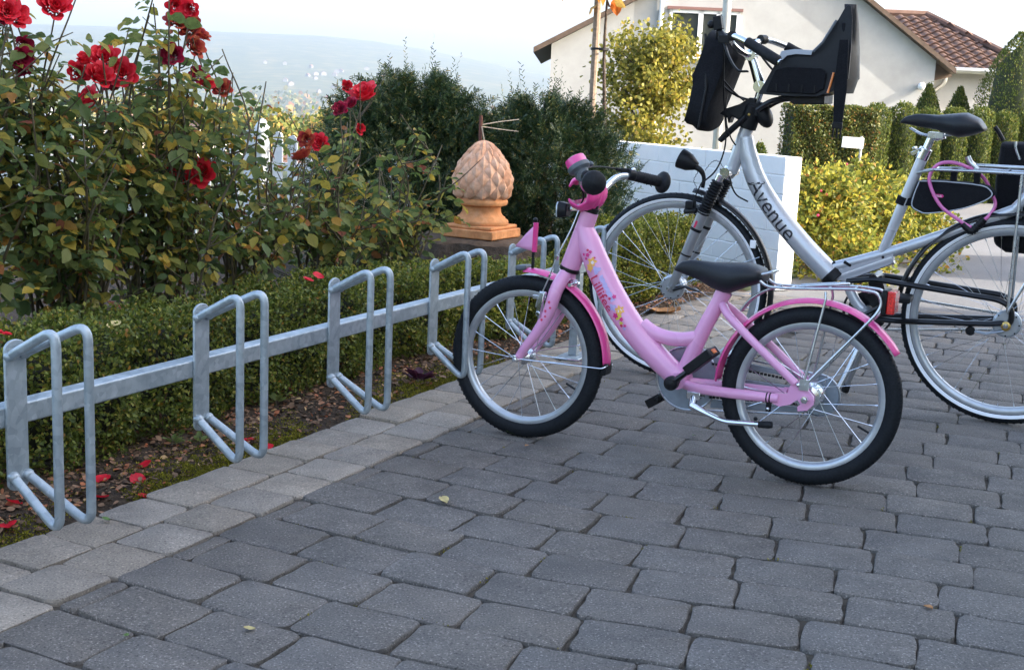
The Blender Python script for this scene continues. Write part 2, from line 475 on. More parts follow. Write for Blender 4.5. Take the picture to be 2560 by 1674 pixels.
camx = np.array([rt.x, rt.y, rt.z]); camu = np.array([upv.x, upv.y, upv.z]); camf = np.array([fw.x, fw.y, fw.z])
def screen(p):
    d = np.array([p[0], p[1], p[2] - CAM_H]); z = d @ camf
    return (d @ camx) / z * 1.2394, (d @ camu) / z * 1.2394, z     # +-0.5 horizontally is the frame
spots = []
row = 0
for ci in range(-14, 46):
    u0 = 2.267 + (ci - 4) * COURSE
    if u0 > PAVE_END - .1 or u0 < -1.0: continue
    odd = ci % 2
    v0 = -1.8255 + (.052 if odd else 0)
    if odd and u0 < 5.2: spots.append((u0, -1.8255 + .026, 0, half_var[ci % 4], 1))
    k = 0
    while True:
        vc = v0 + (k + .5) * BRICK
        if vc > 2.8: break
        k += 1
        if u0 > 5.15 and vc < -1.36: continue        # pale pavers take over along the bed there
        du = drift(vc) * (1 if u0 < 3.4 else max(.45, 1 - (u0 - 3.4) * .35))
        sl_ = (drift(vc + .08) - drift(vc - .08)) / .16 * (1 if u0 < 3.4 else max(.45, 1 - (u0 - 3.4) * .35))
        spots.append((u0 + du + COURSE / 2 + random.gauss(0, .0012), vc + random.gauss(0, .0015), sl_ + random.gauss(0, .006), dark_var[random.randrange(10)], 0))
def place_matrix(u, v, ang, tilt=.006, dz=.0015):
    # local x runs along v, local y along u
    mt = Matrix.Identity(4)
    vx = Vector((VX, VY, 0)); ux = Vector((UX, UY, 0))
    x = (vx + ux * math.tan(ang)).normalized(); y = Vector((-x.y, x.x, 0))
    if y.dot(ux) < 0: y = -y
    z = Vector((random.gauss(0, tilt), random.gauss(0, tilt), 1)).normalized()
    x = (x - z * x.dot(z)).normalized(); y = z.cross(x)
    cs_ = 1 / math.sqrt(1 + math.tan(ang) ** 2)
    for i in range(3): mt[i][0] = x[i] / cs_; mt[i][1] = y[i] * (cs_ * cs_ if abs(ang) > .03 else 1); mt[i][2] = z[i]
    mt.translation = uv(u, v, random.gauss(0, dz)); return mt
ranked = []
for s_ in spots:
    sx_, sy_, dz_ = screen(uv(s_[0], s_[1], 0))
    vis = dz_ > .3 and abs(sx_) < .56 and abs(sy_) < .38
    ranked.append((0 if vis else 1, dz_ if dz_ > 0 else 99 - dz_, s_))
ranked.sort(key=lambda t: (t[0], t[1]))
rest = MB()
for i, (a_, b_, (u0, v0, an, me, h_)) in enumerate(ranked):
    mt = place_matrix(u0 + (COURSE / 2 if h_ else 0), v0, an)
    if i < 300 and a_ == 0:
        o = link(bpy.data.objects.new('brick', me), paving); o.matrix_world = mt
    else:
        rest.add([mt @ v.co for v in me.vertices], [tuple(p.vertices) for p in me.polygons])
tag(rest.build('outer_bricks', 'paver_dark', paving, smooth=50), kind='stuff')
# moss and grit in the joints
jm = []
for (a_, b_, (u0, v0, an, me, h_)) in ranked[:420]:
    if random.random() < .55:
        cx = v0 + (BRICK / 2 if random.random() < .6 else random.uniform(-.1, .1)); cu = u0 + random.choice((-1, 1)) * COURSE / 2 if cx != v0 + BRICK / 2 else u0 + random.uniform(-.08, .08)
        for q_ in range(random.randint(4, 16)): jm.append(uv(cu + random.gauss(0, .012) * (1 if cx == v0 + BRICK / 2 else .1), cx + random.gauss(0, .0022 if cx == v0 + BRICK / 2 else .02), random.uniform(-.008, -.001)))
JM = np.array([tuple(p) for p in jm])
# two rows of pale square pavers along the bed
def edge_v(u): return float(np.interp(u, [0, 4.2, 5.2, 6.1, 6.7, 7.2], [-2.158, -2.163, -2.12, -2.065, -2.03, -1.95]))
for rowi in range(4):
    u0 = -.6 + (.05 if rowi % 2 else .0)
    while u0 < PAVE_END - .1:
        if rowi >= 2 and u0 < 5.15: u0 += .166; continue
        sh = edge_v(u0) + 2.16
        mt = place_matrix(u0 + .083, -2.077 + .166 * rowi + sh * (1 if rowi < 2 else .6) + random.gauss(0, .002), random.gauss(0, .012), .007, .002)
        o = link(bpy.data.objects.new('border_paver', random.choice(light_var)), paving); o.matrix_world = mt
        u0 += .166
# asphalt lane that crosses behind, and the paved strip in front of the conifers
lane = MB(); lane.add([uv(PAVE_END, -1.95, -.02), uv(PAVE_END, 14, -.02), uv(19, 14, -.02), uv(19, -4.2, -.02), uv(9.2, -1.7, -.02)], [(0, 1, 2, 3, 4)])
tag(lane.build('lane', 'asphalt', smooth=0), kind='structure')

# ================================================================== planting bed
from mathutils import noise as mn
def bed_z(u, v):
    p = uv(u, v)
    z = .012 * mn.noise(p * 6) + .008 * mn.noise(p * 19) + .004 * mn.noise(p * 55)
    e = max(0, min(1, (-2.165 - v) / .06))
    return -.018 + (z + .02) * e
us = np.arange(-.2, 7.25, .035); vv = np.concatenate([np.arange(-2.15, -2.75, -.022), np.arange(-2.75, -5.6, -.09)])
bed = MB(); nu_ = len(us); nv_ = len(vv)
for v_ in vv:
    for u_ in us:
        sh = (edge_v(u_) + 2.16) * max(0, 1 - (-2.15 - v_) / .5)
        p = uv(u_, v_ + sh, bed_z(u_, v_)); bed.v.append(tuple(p))
for j in range(nv_ - 1):
    for i in range(nu_ - 1):
        bed.f.append((j * nu_ + i, (j + 1) * nu_ + i, (j + 1) * nu_ + i + 1, j * nu_ + i + 1))
tag(bed.build('bed_soil', 'soil', smooth=180, fix=True), kind='structure')

# ================================================================== cycle rack
rack = thing('cycle_rack', 'long galvanised steel cycle rack with wheel holders on one square bar', 'cycle rack', (0, 0, 0))
KR = .857
def rk(u, v, z): return uv(u * KR, v * KR, CAM_H + KR * (z - CAM_H))
bar = MB()
vsq = [(-2.263, .235), (-2.263, .285), (-2.313, .285), (-2.313, .235)]
bar.loft([[rk(-.1, v_, z_) for v_, z_ in vsq], [rk(5.53, v_, z_) for v_, z_ in vsq]])
bar.build('bar', 'galvanised', rack, smooth=30, bev=.004, fix=True)
import bmesh
def renorm(me):
    b_ = bmesh.new(); b_.from_mesh(me); bmesh.ops.recalc_face_normals(b_, faces=b_.faces); b_.to_mesh(me); b_.free(); return me
def holder_meshes():
    pl = MB(); prof = []
    w, z0, z1 = .031, .08, .441
    for a in range(0, 181, 20): prof.append((w * math.cos(R(a)), z1 - .022 + .022 * math.sin(R(a))))
    for a in range(180, 361, 20): prof.append((w * math.cos(R(a)), z0 + .022 + .022 * math.sin(R(a))))
    n = len(prof)
    pl.add([rk(p[0], -2.255, p[1]) for p in prof] + [rk(p[0], -2.263, p[1]) for p in prof],
           [tuple(range(n)), tuple(range(2 * n - 1, n - 1, -1))] + [(i, i + n, (i + 1) % n + n, (i + 1) % n) for i in range(n)])
    out = [renorm(pl.mesh('holder', 'galvanised', 30))]
    for path in ([(-.02, -2.254, .405), (-.022, -2.108, .486), (-.022, -2.108, .008), (-.019, -2.254, .118)],
                 [(.023, -2.254, .405), (.045, -2.078, .492), (.046, -2.078, .012), (.024, -2.254, .115)]):
        t = MB(); t.tube(fillet([rk(*p) for p in path], .038, 8), .0097, 12); out.append(renorm(t.mesh('loop', 'galvanised', 60)))
    for x, z in ((-.02, .405), (-.019, .118), (.023, .405), (.024, .115)):
        w_ = MB(); w_.ball(rk(x, -2.253, z), (.0135, .0135, .011), 8, 6); out.append(w_.mesh('weld', 'galvanised', 60))
    return out
hms = holder_meshes()
for i in range(-3, 6):
    h = link(bpy.data.objects.new('holder', hms[0]), rack); h.location = uv((2.084 + .6553 * i) * KR, 0, 0)
    md = h.modifiers.new('bevel', 'BEVEL'); md.width = .0016; md.segments = 2; md.limit_method = 'ANGLE'
    for me in hms[1:]: link(bpy.data.objects.new(me.name.split('.')[0], me), h)
for uu in (.2, 4.705):
    ft = MB(); fz = .003
    ft.loft([[uv(uu + a_, -1.96 + b_, z_) for a_, b_ in ((-.085, -.05), (.085, -.05), (.085, .05), (-.085, .05))] for z_ in (fz, fz + .008)])
    ft.build('foot_plate', 'galvanised', rack, smooth=30, bev=.002, fix=True)
    ft = MB(); ft.loft([[uv(uu + a_, -1.961 + b_, z_) for a_, b_ in ((-.018, -.018), (.018, -.018), (.018, .018), (-.018, .018))] for z_ in (fz + .008, .349)])
    ft.build('post', 'galvanised', rack, smooth=30, bev=.003, fix=True)

# ================================================================== bicycle materials
plain('pink_paint', (.80, .36, .59), .28, 0, .6, .04, 0, 8)
plain('hot_pink', (.80, .075, .30), .25, 0, .7)
plain('pad_pink', (.82, .06, .30), .42, 0, .15, .06, .25, 40)
plain('flag_pink', (.80, .36, .60), .6)
plain('rubber', (.014, .015, .017), .6, 0, 0, .3, .2, 90, .2)
plain('tyre_black', (.014, .016, .019), .6, 0, 0, .25, .15, 160, .14)
plain('black_plastic', (.008, .0085, .010), .42, 0, 0, .2, .1, 80, .25)
plain('black_metal', (.009, .009, .010), .3, 0, .25, spec=.3)
plain('saddle_black', (.013, .015, .019), .42, 0, 0, .15, .25, 300, .35)
plain('grey_plastic', (.23, .27, .31), .38, 0, 0, .08)
plain('dark_grey_plastic', (.10, .115, .13), .42)
plain('chrome', (.78, .80, .82), .12, 1.0)
plain('steel', (.55, .58, .60), .28, 1.0, 0, .1, 0, 40)
plain('alloy_rim', (.50, .53, .56), .34, .7, 0, .08, 0, 30)
plain('silver_paint', (.54, .56, .585), .28, .35, .7, .05, 0, 12)
plain('fork_grey', (.36, .37, .38), .34, .5, .3)
plain('reflex_strip', (.93, .95, .97), .3)
plain('red_reflector', (.75, .015, .01), .15, 0, .8, .5, .8, 250)
plain('amber', (.85, .25, .06), .2, 0, .8)
plain('brass', (.62, .42, .12), .3, .9)
plain('decal_pink', (.70, .03, .22), .35)
plain('decal_orange', (.90, .45, .10), .4)
plain('decal_yellow', (.70, .62, .08), .4)
plain('decal_lilac', (.50, .42, .72), .4)
plain('decal_red', (.65, .03, .10), .4)
plain('decal_blue', (.30, .38, .62), .4)
plain('decal_white', (.80, .76, .84), .4)
plain('decal_black', (.02, .02, .025), .4)
plain('lens_glass', (.55, .6, .62), .08, .3, .5)
plain('pink_cable', (.70, .16, .42), .25, 0, .6)
plain('fabric_black', (.009, .0095, .012), .85, 0, 0, .3, .5, 220, .2)
plain('piping_grey', (.45, .48, .52), .5)

def lathe_y(mb, prof, n, c, **k): return mb.lathe(prof, n, c, (0, 1, 0), **k)
def wheel(parent, name, x, rad, tw, rim_o, rim_i, rim_w, spokes, rim_mat='alloy_rim', hub_r=.018, hub_w=.05, hub_mat='chrome', strip=None, steer=0, cross=.9, nip=True):
    """wheel in the xz plane about (x, 0, rad): tyre, rim, hub, spokes"""
    c = (x, 0, rad)
    w = link(bpy.data.objects.new(name, None), parent); w.empty_display_size = .05
    t = MB(); th = (rad - rim_o) / 2 + .002; rc = rad - th; prof = []
    for k in range(16):
        a = 2 * math.pi * k / 16
        prof.append((rc + th * math.cos(a), tw / 2 * math.sin(a)))
    lathe_y(t, prof, 72, c, closed=True)
    # shoulder tread blocks
    nb = 96
    for k in range(nb):
        for sgn in (-1, 1):
            a = 2 * math.pi * (k + (.5 if sgn > 0 else 0)) / nb
            rr_ = rc + th * .80; y_ = sgn * tw * .30
            d = Vector((math.cos(a), 0, math.sin(a)))
            rot = Matrix.Rotation(-a, 3, 'Y') @ Matrix.Rotation(sgn * .95, 3, 'Z')
            t.box(Vector(c) + d * rr_ + Vector((0, y_, 0)), (.0014, .007, rad * .022), rot)
    t.build('tyre', 'tyre_black', w, smooth=60)
    if strip:
        for sgn in (-1, 1):
            s_ = MB()
            pr = []
            for k in range(5):
                r_ = strip[0] + (strip[1] - strip[0]) * k / 4
                ca = max(-1, min(1, (r_ - rc) / th)); pr.append((r_, sgn * (tw / 2 * math.sqrt(max(0, 1 - ca * ca)) + .0008)))
            lathe_y(s_, pr, 96, c); s_.build('reflective_strip', 'reflex_strip', w, smooth=180)
    m_ = MB()
    hw = rim_w / 2
    lathe_y(m_, [(rim_o, -hw), (rim_o, -hw + .002), (rim_o - .006, -hw + .003), (rim_o - .006, hw - .003), (rim_o, hw - .002), (rim_o, hw), (rim_o - .010, hw + .0006), (rim_i + .004, hw * .8), (rim_i, hw * .35), (rim_i, -hw * .35), (rim_i + .004, -hw * .8), (rim_o - .010, -hw - .0006)], 72, c, closed=True)
    m_.build('rim', rim_mat, w, smooth=40, fix=True)
    h = MB(); hh = hub_w / 2
    lathe_y(h, [(.004, -hh - .02), (.006, -hh - .02), (.006, -hh - .004), (hub_r + .008, -hh), (hub_r + .008, -hh + .003), (hub_r, -hh + .005), (hub_r * .8, 0), (hub_r, hh - .005), (hub_r + .008, hh - .003), (hub_r + .008, hh), (.006, hh + .004), (.006, hh + .02), (.004, hh + .02)], 20, c)
    h.build('hub', hub_mat, w)
    sp_ = MB()
    for k in range(spokes):
        a = 2 * math.pi * k / spokes; sgn = 1 if k % 2 else -1; tw_ = cross * (1 if (k // 2) % 2 else -1)
        b_ = a + tw_
        p0 = Vector(c) + Vector((math.cos(b_) * (hub_r + .005), sgn * (hh - .001), math.sin(b_) * (hub_r + .005)))
        p1 = Vector(c) + Vector((math.cos(a) * (rim_i + .002), sgn * .002, math.sin(a) * (rim_i + .002)))
        sp_.tube([p0, p1], .0012 if rad < .3 else .0008, 5, False)
        if nip: sp_.tube([p1, p1 + (p0 - p1).normalized() * .012], .002, 5)
    tag(sp_.build('spokes', 'chrome', w), kind='stuff')
    v = MB(); a = R(205); d = Vector((math.cos(a), 0, math.sin(a)))
    v.tube([Vector(c) + d * rim_i, Vector(c) + d * (rim_i - .035)], .0035, 6); v.build('valve', 'black_plastic', w)
    return w
def fender(parent, name, mat, x, z, rad, width, a0, a1, n=40, lip=.012, solid=.0018):
    f = MB(); m_ = 9
    for i in range(n + 1):
        a = R(a0 + (a1 - a0) * i / n)
        # the ends taper a little
        e = min(i, n - i) / n; ww = width * (1 if e > .03 else .86 + .14 * e / .03)
        for k in range(m_):
            s_ = -1 + 2 * k / (m_ - 1)
            r_ = rad - lip * s_ * s_
            f.v.append((x + r_ * math.cos(a), s_ * ww / 2, z + r_ * math.sin(a)))
    for i in range(n):
        for k in range(m_ - 1):
            f.f.append((i * m_ + k, i * m_ + k + 1, (i + 1) * m_ + k + 1, (i + 1) * m_ + k))
    return f.build(name, mat, parent, smooth=60, solid=solid)
def on_tube(path, radii, s, ang):
    """surface point and normal of a tube whose axis lies in the xz plane; ang 0 faces +y, positive turns to the upper side"""
    P = path; Ls = [0]
    for i in range(1, len(P)): Ls.append(Ls[-1] + (P[i] - P[i - 1]).length)
    s = max(0, min(Ls[-1] - 1e-6, s)); i = max(k for k in range(len(P) - 1) if Ls[k] <= s)
    f = (s - Ls[i]) / max(1e-9, Ls[i + 1] - Ls[i]); p = P[i].lerp(P[i + 1], f)
    t = (P[min(i + 2, len(P) - 1)] - P[max(i - 1, 0)]).normalized()
    r_ = float(np.interp((i + f) / (len(P) - 1), np.linspace(0, 1, len(radii)), radii))
    up_ = Vector((-t.z, 0, t.x));
    if up_.z < 0: up_ = -up_
    n_ = Vector((0, 1, 0)) * math.cos(ang) + up_ * math.sin(ang)
    return p, n_, r_, t
def text_shape(body, size=1.0, bold=.012):
    cu = bpy.data.curves.new('lettering', 'FONT'); cu.body = body; cu.size = size; cu.resolution_u = 3; cu.offset = size * bold
    o = bpy.data.objects.new('lettering', cu); col.objects.link(o)
    dg = bpy.context.evaluated_depsgraph_get(); me = bpy.data.meshes.new_from_object(o.evaluated_get(dg))
    V = [tuple(v.co) for v in me.vertices]; F = [tuple(p.vertices) for p in me.polygons]
    bpy.data.objects.remove(o); bpy.data.curves.remove(cu); bpy.data.meshes.remove(me)
    return V, F
def wrap_text(name, body, mat, parent, path, radii, s0, size, off_ang=0.0, lift=.0008, xs=1.0, slant=0.0, bold=0.0):
    V, F = text_shape(body, size, bold)
    # long edges are cut so that the letters follow the tube
    me = bpy.data.meshes.new(name); me.from_pydata(V, [], F)
    b_ = bmesh.new(); b_.from_mesh(me); bmesh.ops.triangulate(b_, faces=b_.faces)
    bmesh.ops.subdivide_edges(b_, edges=[e for e in b_.edges if e.calc_length() > size * .18], cuts=2); b_.to_mesh(me); b_.free()
    for v in me.vertices:
        x, y = v.co.x * xs + v.co.y * slant, v.co.y
        p, n_, r_, t = on_tube(path, radii, s0 + x, 0)
        a = off_ang + (y - size * .35) / r_
        p, n_, r_, t = on_tube(path, radii, s0 + x, a)
        v.co = p + n_ * (r_ + lift)
    me.update(); me.materials.append(MATS[mat])
    return link(bpy.data.objects.new(name, me), parent)
def wrap_blob(mb, path, radii, s0, ang0, rad, petals=5, depth=.35, lift=.0012, nseg=20, rot=0.0):
    o = len(mb.v); p, n_, r_, t = on_tube(path, radii, s0, ang0); mb.v.append(tuple(p + n_ * (r_ + lift)))
    for k in range(nseg):
        a = 2 * math.pi * k / nseg; rr_ = rad * (1 - depth * .5 + depth * .5 * math.cos(petals * a + rot))
        p, n_, r_, t = on_tube(path, radii, s0 + rr_ * math.cos(a), ang0)
        aa = ang0 + rr_ * math.sin(a) / r_
        p, n_, r_, t = on_tube(path, radii, s0 + rr_ * math.cos(a), aa)
        mb.v.append(tuple(p + n_ * (r_ + lift)))
    for k in range(nseg): mb.f.append((o, o + 1 + k, o + 1 + (k + 1) % nseg))
def cable(parent, name, pts, r=.0025, mat='black_plastic', sub=8, n=6):
    c = MB(); c.tube(catmull(pts, sub), r, n); return c.build(name, mat, parent, smooth=180)
def saddle_mesh(prof_top, prof_bot, wfun, n=22, sec=18):
    """prof_*: (x, z) along the saddle from tail to nose; wfun(t) half width"""
    xt = [p[0] for p in prof_top]; zt = [p[1] for p in prof_top]; xb = [p[0] for p in prof_bot]; zb = [p[1] for p in prof_bot]
    mb = MB(); rings = []
    for i in range(n + 1):
        t = i / n; te = .5 - .5 * math.cos(math.pi * t)
        x = xt[0] + (xt[-1] - xt[0]) * te
        z1 = float(np.interp(x, xt, zt)); z0 = float(np.interp(x, xb, zb)); hw = max(.002, wfun(te)); e = math.sin(math.pi * min(1, max(0, te))) ** .15 if 0 < te < 1 else .05
        zc = (z1 + z0) / 2; hh = max(.0015, (z1 - z0) / 2 * max(.15, e)); ring = []
        for k in range(sec):
            a = 2 * math.pi * k / sec
            cy = math.copysign(abs(math.cos(a)) ** .62, math.cos(a)); sz = math.copysign(abs(math.sin(a)) ** .8, math.sin(a))
            # flat lower side, domed top
            ring.append((x, hw * max(.1, e) * cy, zc + hh * sz))
        rings.append(ring)
    mb.loft(rings); return mb

# ================================================================== pink child's bicycle
kid = thing('childrens_bicycle', "pink children's bicycle with hot pink mudguards parked in the rack", 'bicycle', (.8366, 3.4590, 0.0), (R(2.0), 0, R(155.02)))
AX = .2525
wheel(kid, 'rear_wheel', 0, AX, .048, .208, .188, .028, 20, hub_r=.026, hub_w=.06)
wheel(kid, 'front_wheel', .875, AX, .048, .208, .188, .028, 20, hub_r=.014, hub_w=.05)
V3 = lambda p, y=0.0: Vector((p[0], y, p[1]))
fr = MB()
# head tube and the big curved down tube
fr.tube([V3((.697, .712)), V3((.700, .702)), V3((.745, .553)), V3((.748, .543))], [.0265, .0265, .030, .030], 20)
dt_path = catmull([V3(p) for p in [(.716, .668), (.692, .618), (.655, .548), (.604, .467), (.537, .383), (.462, .312), (.378, .248)]], 8)
dt_rad = [.028, .036, .039, .0395, .0385, .0365, .033]
fr.tube(dt_path, dt_rad, 24)
fr.tube(catmull([V3(p) for p in [(.507, .398), (.470, .376), (.425, .366), (.380, .367), (.338, .377)]], 6), [.020, .0215, .0215, .0215, .021], 16)
st_path = [V3((.274, .508)), V3((.325, .393)), V3((.376, .250))]
fr.tube(catmull(st_path, 6), [.0215, .0225, .024], 18)
fr.tube([V3((.376, .249), -.04), V3((.376, .249), .04)], .024, 18)
fr.tube([V3((.268, .522)), V3((.279, .497))], .0235, 18)
for s_ in (1, -1):
    fr.tube(catmull([V3((.268, .482), .012 * s_), V3((.235, .452), .040 * s_), V3((.15, .385), .053 * s_), V3((.032, .292), .053 * s_)], 6), [.0125, .0125, .012, .0115], 12)
    fr.tube(catmull([V3((.362, .240), .02 * s_), V3((.30, .238), .046 * s_), V3((.17, .240), .053 * s_), V3((.075, .243), .053 * s_)], 6), [.0145, .015, .015, .013], 12)
    # drop-out plate with its open slot
    poly = [(.085, .258), (.050, .262), (.045, .285), (.022, .300), (.012, .284), (-.004, .279), (-.022, .262), (-.024, .240), (-.008, .222), (.018, .216), (.020, .228), (.012, .236), (.022, .248), (.040, .232), (.070, .222), (.090, .228)]
    fr.prism(poly, .050 * s_, .057 * s_)
frame = fr.build('frame', 'pink_paint', kid, smooth=45, fix=True)
# decorations printed on the down tube
wrap_text('lettering', 'Lillifee', 'decal_red', frame, dt_path, dt_rad, .150, .047, -.40, xs=.95, bold=.004)
for mat, lst in (('decal_orange', [(.112, .05, .0125, 5), (.125, -.32, .011, 5), (.278, .25, .013, 6)]), ('decal_white', [(.1145, .05, .005, 5), (.279, .25, .006, 5)]),
                 ('decal_yellow', [(.292, -.12, .010, 5), (.312, -.2, .006, 5)]), ('decal_pink', [(.088, -.1, .006, 5), (.083, .2, .005, 5), (.303, -.02, .006, 5), (.285, -.25, .008, 5), (.235, .42, .006, 5), (.082, -.4, .004, 5), (.096, -.32, .004, 5), (.325, -.05, .004, 5)]),
                 ('decal_lilac', [(.26, -.1, .010, 4), (.33, -.22, .005, 5), (.14, .12, .011, 3)]), ('decal_red', [(.075, .05, .004, 5), (.104, .35, .003, 5), (.318, -.3, .0045, 5), (.233, .05, .004, 5)])):
    for k, (s_, a_, r_, pt) in enumerate(lst):
        d = MB(); wrap_blob(d, dt_path, dt_rad, s_, a_, r_ * 1.25, pt, .45, .0010 + .0002 * k, rot=k); d.build('flower_print', mat, frame, smooth=0)
d = MB()
for k in range(14):
    p, n_, r_, t = on_tube(dt_path, dt_rad, .165 + k * .0065, .35); 
for (sa, sb) in ((.16, .245),):
    o0 = len(d.v)
    for k in range(12):
        s_ = sa + (sb - sa) * k / 11
        for a_ in (.02 + .10 * (k % 3 == 0), .40 - .06 * (k % 2)):
            p, n_, r_, t = on_tube(dt_path, dt_rad, s_, a_); d.v.append(tuple(p + n_ * (r_ + .0007)))
    for k in range(11): d.f.append((o0 + 2 * k, o0 + 2 * k + 1, o0 + 2 * k + 3, o0 + 2 * k + 2))
d.build('ribbon_print', 'decal_lilac', frame, smooth=0)
# fork
fk = MB(); crown = V3((.752, .532))
fk.tube([V3((.747, .548)), V3((.757, .512))], [.027, .024], 18)
fork_paths = []
for s_ in (1, -1):
    pth = catmull([V3((.755, .525), .012 * s_), V3((.770, .478), .042 * s_), V3((.789, .407), .047 * s_), V3((.822, .342), .048 * s_), V3((.862, .285), .048 * s_), V3((.882, .2525), .048 * s_)], 6)
    fk.tube(pth, [.0215, .021, .0195, .0165, .014, .012], 14); fork_paths.append(pth)
fork = fk.build('fork', 'pink_paint', kid, smooth=60)
d = MB()
for k, (s_, a_, r_) in enumerate([(.10, .1, .006), (.115, -.3, .005), (.13, .2, .006), (.145, -.1, .005), (.16, .15, .006)]):
    P = fork_paths[0]
    p, n_, r2, t = on_tube(P, [.0215, .021, .0195, .0165, .014, .012], s_, a_)
    e1 = t; e2 = n_.cross(t); o0 = len(d.v); d.v.append(tuple(p + n_ * (r2 + .0014)))
    for q_ in range(10):
        aa = 2 * math.pi * q_ / 10; rr_ = r_ * (1 if q_ % 2 else .45); d.v.append(tuple(p + n_ * (r2 + .0008) + e1 * rr_ * math.cos(aa) + e2 * rr_ * math.sin(aa)))
    for q_ in range(10): d.f.append((o0, o0 + 1 + q_, o0 + 1 + (q_ + 1) % 10))
d.build('flower_print', 'decal_red', fork, smooth=0)
hs = MB()
hs.tube([V3((.7485, .541)), V3((.7515, .531))], .032, 20); hs.build('lower_headset', 'black_metal', kid); hs = MB(); hs.tube([V3((.699, .713)), V3((.695, .727))], .027, 20); hs.tube([V3((.695, .727)), V3((.692, .737))], .0225, 20)
hs.build('upper_headset', 'black_metal', kid)
# mudguards
rf = fender(kid, 'rear_mudguard', 'hot_pink', 0, AX, .2755, .062, 2, 147, 48)
ff = fender(kid, 'front_mudguard', 'hot_pink', .875, AX, .2755, .060, 86, 178, 36)
fl = MB(); 
for k in range(6): pass
fl.prism([(.612, .268), (.600, .268), (.604, .232), (.622, .229)], -.026, .026); fl.build('mud_flap', 'black_plastic', ff, bev=.003)
fl = MB(); fl.box((.902, 0, .527), (.035, .054, .016), Matrix.Rotation(.1, 3, 'Y')); fl.build('end_cap', 'dark_grey_plastic', ff, bev=.005)
st = MB()
for s_ in (1, -1): st.tube(fillet([V3((.880, .2525), .056 * s_), V3((.74, .253), .046 * s_), V3((.610, .254), .034 * s_), V3((.601, .262), .02 * s_)], .01), .0022, 6)
st.build('mudguard_stay', 'chrome', ff)
st = MB()
st.tube([V3((.733, .492), -.035), V3((.733, .492), .035)], .006, 8); st.tube([V3((.722, .500), .0), V3((.742, .500), 0)], .008, 8); st.ball(V3((.722, .498), .012), .007, 8, 6)
st.build('fork_bolt', 'chrome', fork)
# front rim brake
for s_ in (1, -1):
    bk = MB(); bk.box(V3((.812, .430), .062 * s_), (.016, .012, .070), Matrix.Rotation(-.15, 3, 'Y')); bk.tube([V3((.815, .400), .045 * s_), V3((.815, .400), .072 * s_)], .008, 8); bk.box(V3((.806, .462), .060 * s_), (.020, .014, .012)); bk.box(V3((.826, .446), .036 * s_), (.045, .012, .012))
    bk.build('rim_brake', 'chrome', kid, bev=.002)
cable(kid, 'brake_cable', [(.715, .03, .735), (.735, .045, .66), (.768, .058, .578), (.79, .062, .51), (.808, .062, .466), (.822, .062, .44), (.826, .062, .418)], .0022, 'steel')
bb = MB(); bb.tube([(.768, .058, .578), (.772, .058, .566)], .005, 8); bb.tube([(.786, .06, .52), (.789, .06, .512)], .0045, 8); bb.build('cable_joint', 'chrome', kid)
# saddle and post
sp_ = MB(); sp_.tube([V3((.276, .50)), V3((.268, .522)), V3((.258, .548))], .0135, 14); sp_.build('seat_post', 'pink_paint', kid)
sd = saddle_mesh([(.150, .588), (.163, .604), (.20, .610), (.26, .603), (.31, .599), (.37, .603), (.402, .597), (.420, .578)], [(.150, .554), (.17, .546), (.21, .533), (.255, .514), (.30, .524), (.35, .545), (.39, .553), (.420, .560)],
                 lambda t: .078 * (1 - .12 * t) if t < .28 else max(.019, .075 - (t - .28) * .125))
sd.build('saddle', 'saddle_black', kid, smooth=180)
# chain guard on the far side
cg = MB(); pts = []
for a in range(60, 301, 8): pass
def disc_poly(cx, cz, r_, n=36): return [(cx + r_ * math.cos(2 * math.pi * k / n), cz + r_ * math.sin(2 * math.pi * k / n)) for k in range(n)]
cg.prism(disc_poly(.376, .243, .094), -.062, -.070)
cg.prism([(.30, .318), (.02, .298), (.02, .286), (.30, .296)], -.064, -.069); cg.prism([(.30, .190), (.02, .206), (.02, .190), (.30, .164)], -.064, -.069)
cg.prism([(.25, .262), (.02, .262), (.02, .254), (.25, .252)], -.064, -.069)
cg.prism(disc_poly(-.012, .247, .059), -.064, -.069)
cgo = cg.build('chain_guard', 'grey_plastic', kid, bev=.0015)
rim_ = MB(); rim_.tube([V3(p, -.0605) for p in disc_poly(.376, .243, .0945, 48)], .0032, 6, closed=True); rim_.tube([V3(p, -.0625) for p in disc_poly(-.012, .247, .0595, 40)], .0028, 6, closed=True)
rim_.tube([V3((.36, .336), -.063), V3((.0, .306), -.063)], .003, 6); rim_.tube([V3((.36, .150), -.063), V3((.0, .188), -.063)], .003, 6)
rim_.build('guard_rim', 'steel', cgo)
ch = MB()
for k in range(26):
    t = k / 25
    for (za, zb) in ((.297, .278), (.197, .216)): ch.box(V3((.30 - .28 * t, za + (zb - za) * t), -.058), (.0085, .005, .007))
tag(ch.build('chain', 'black_metal', kid), kind='stuff')
spk = MB(); lathe_y(spk, [(.005, -.05), (.034, -.05), (.034, -.046), (.020, -.044), (.020, -.034), (.005, -.034)], 24, (0, 0, AX)); spk.build('sprocket', 'steel', kid)
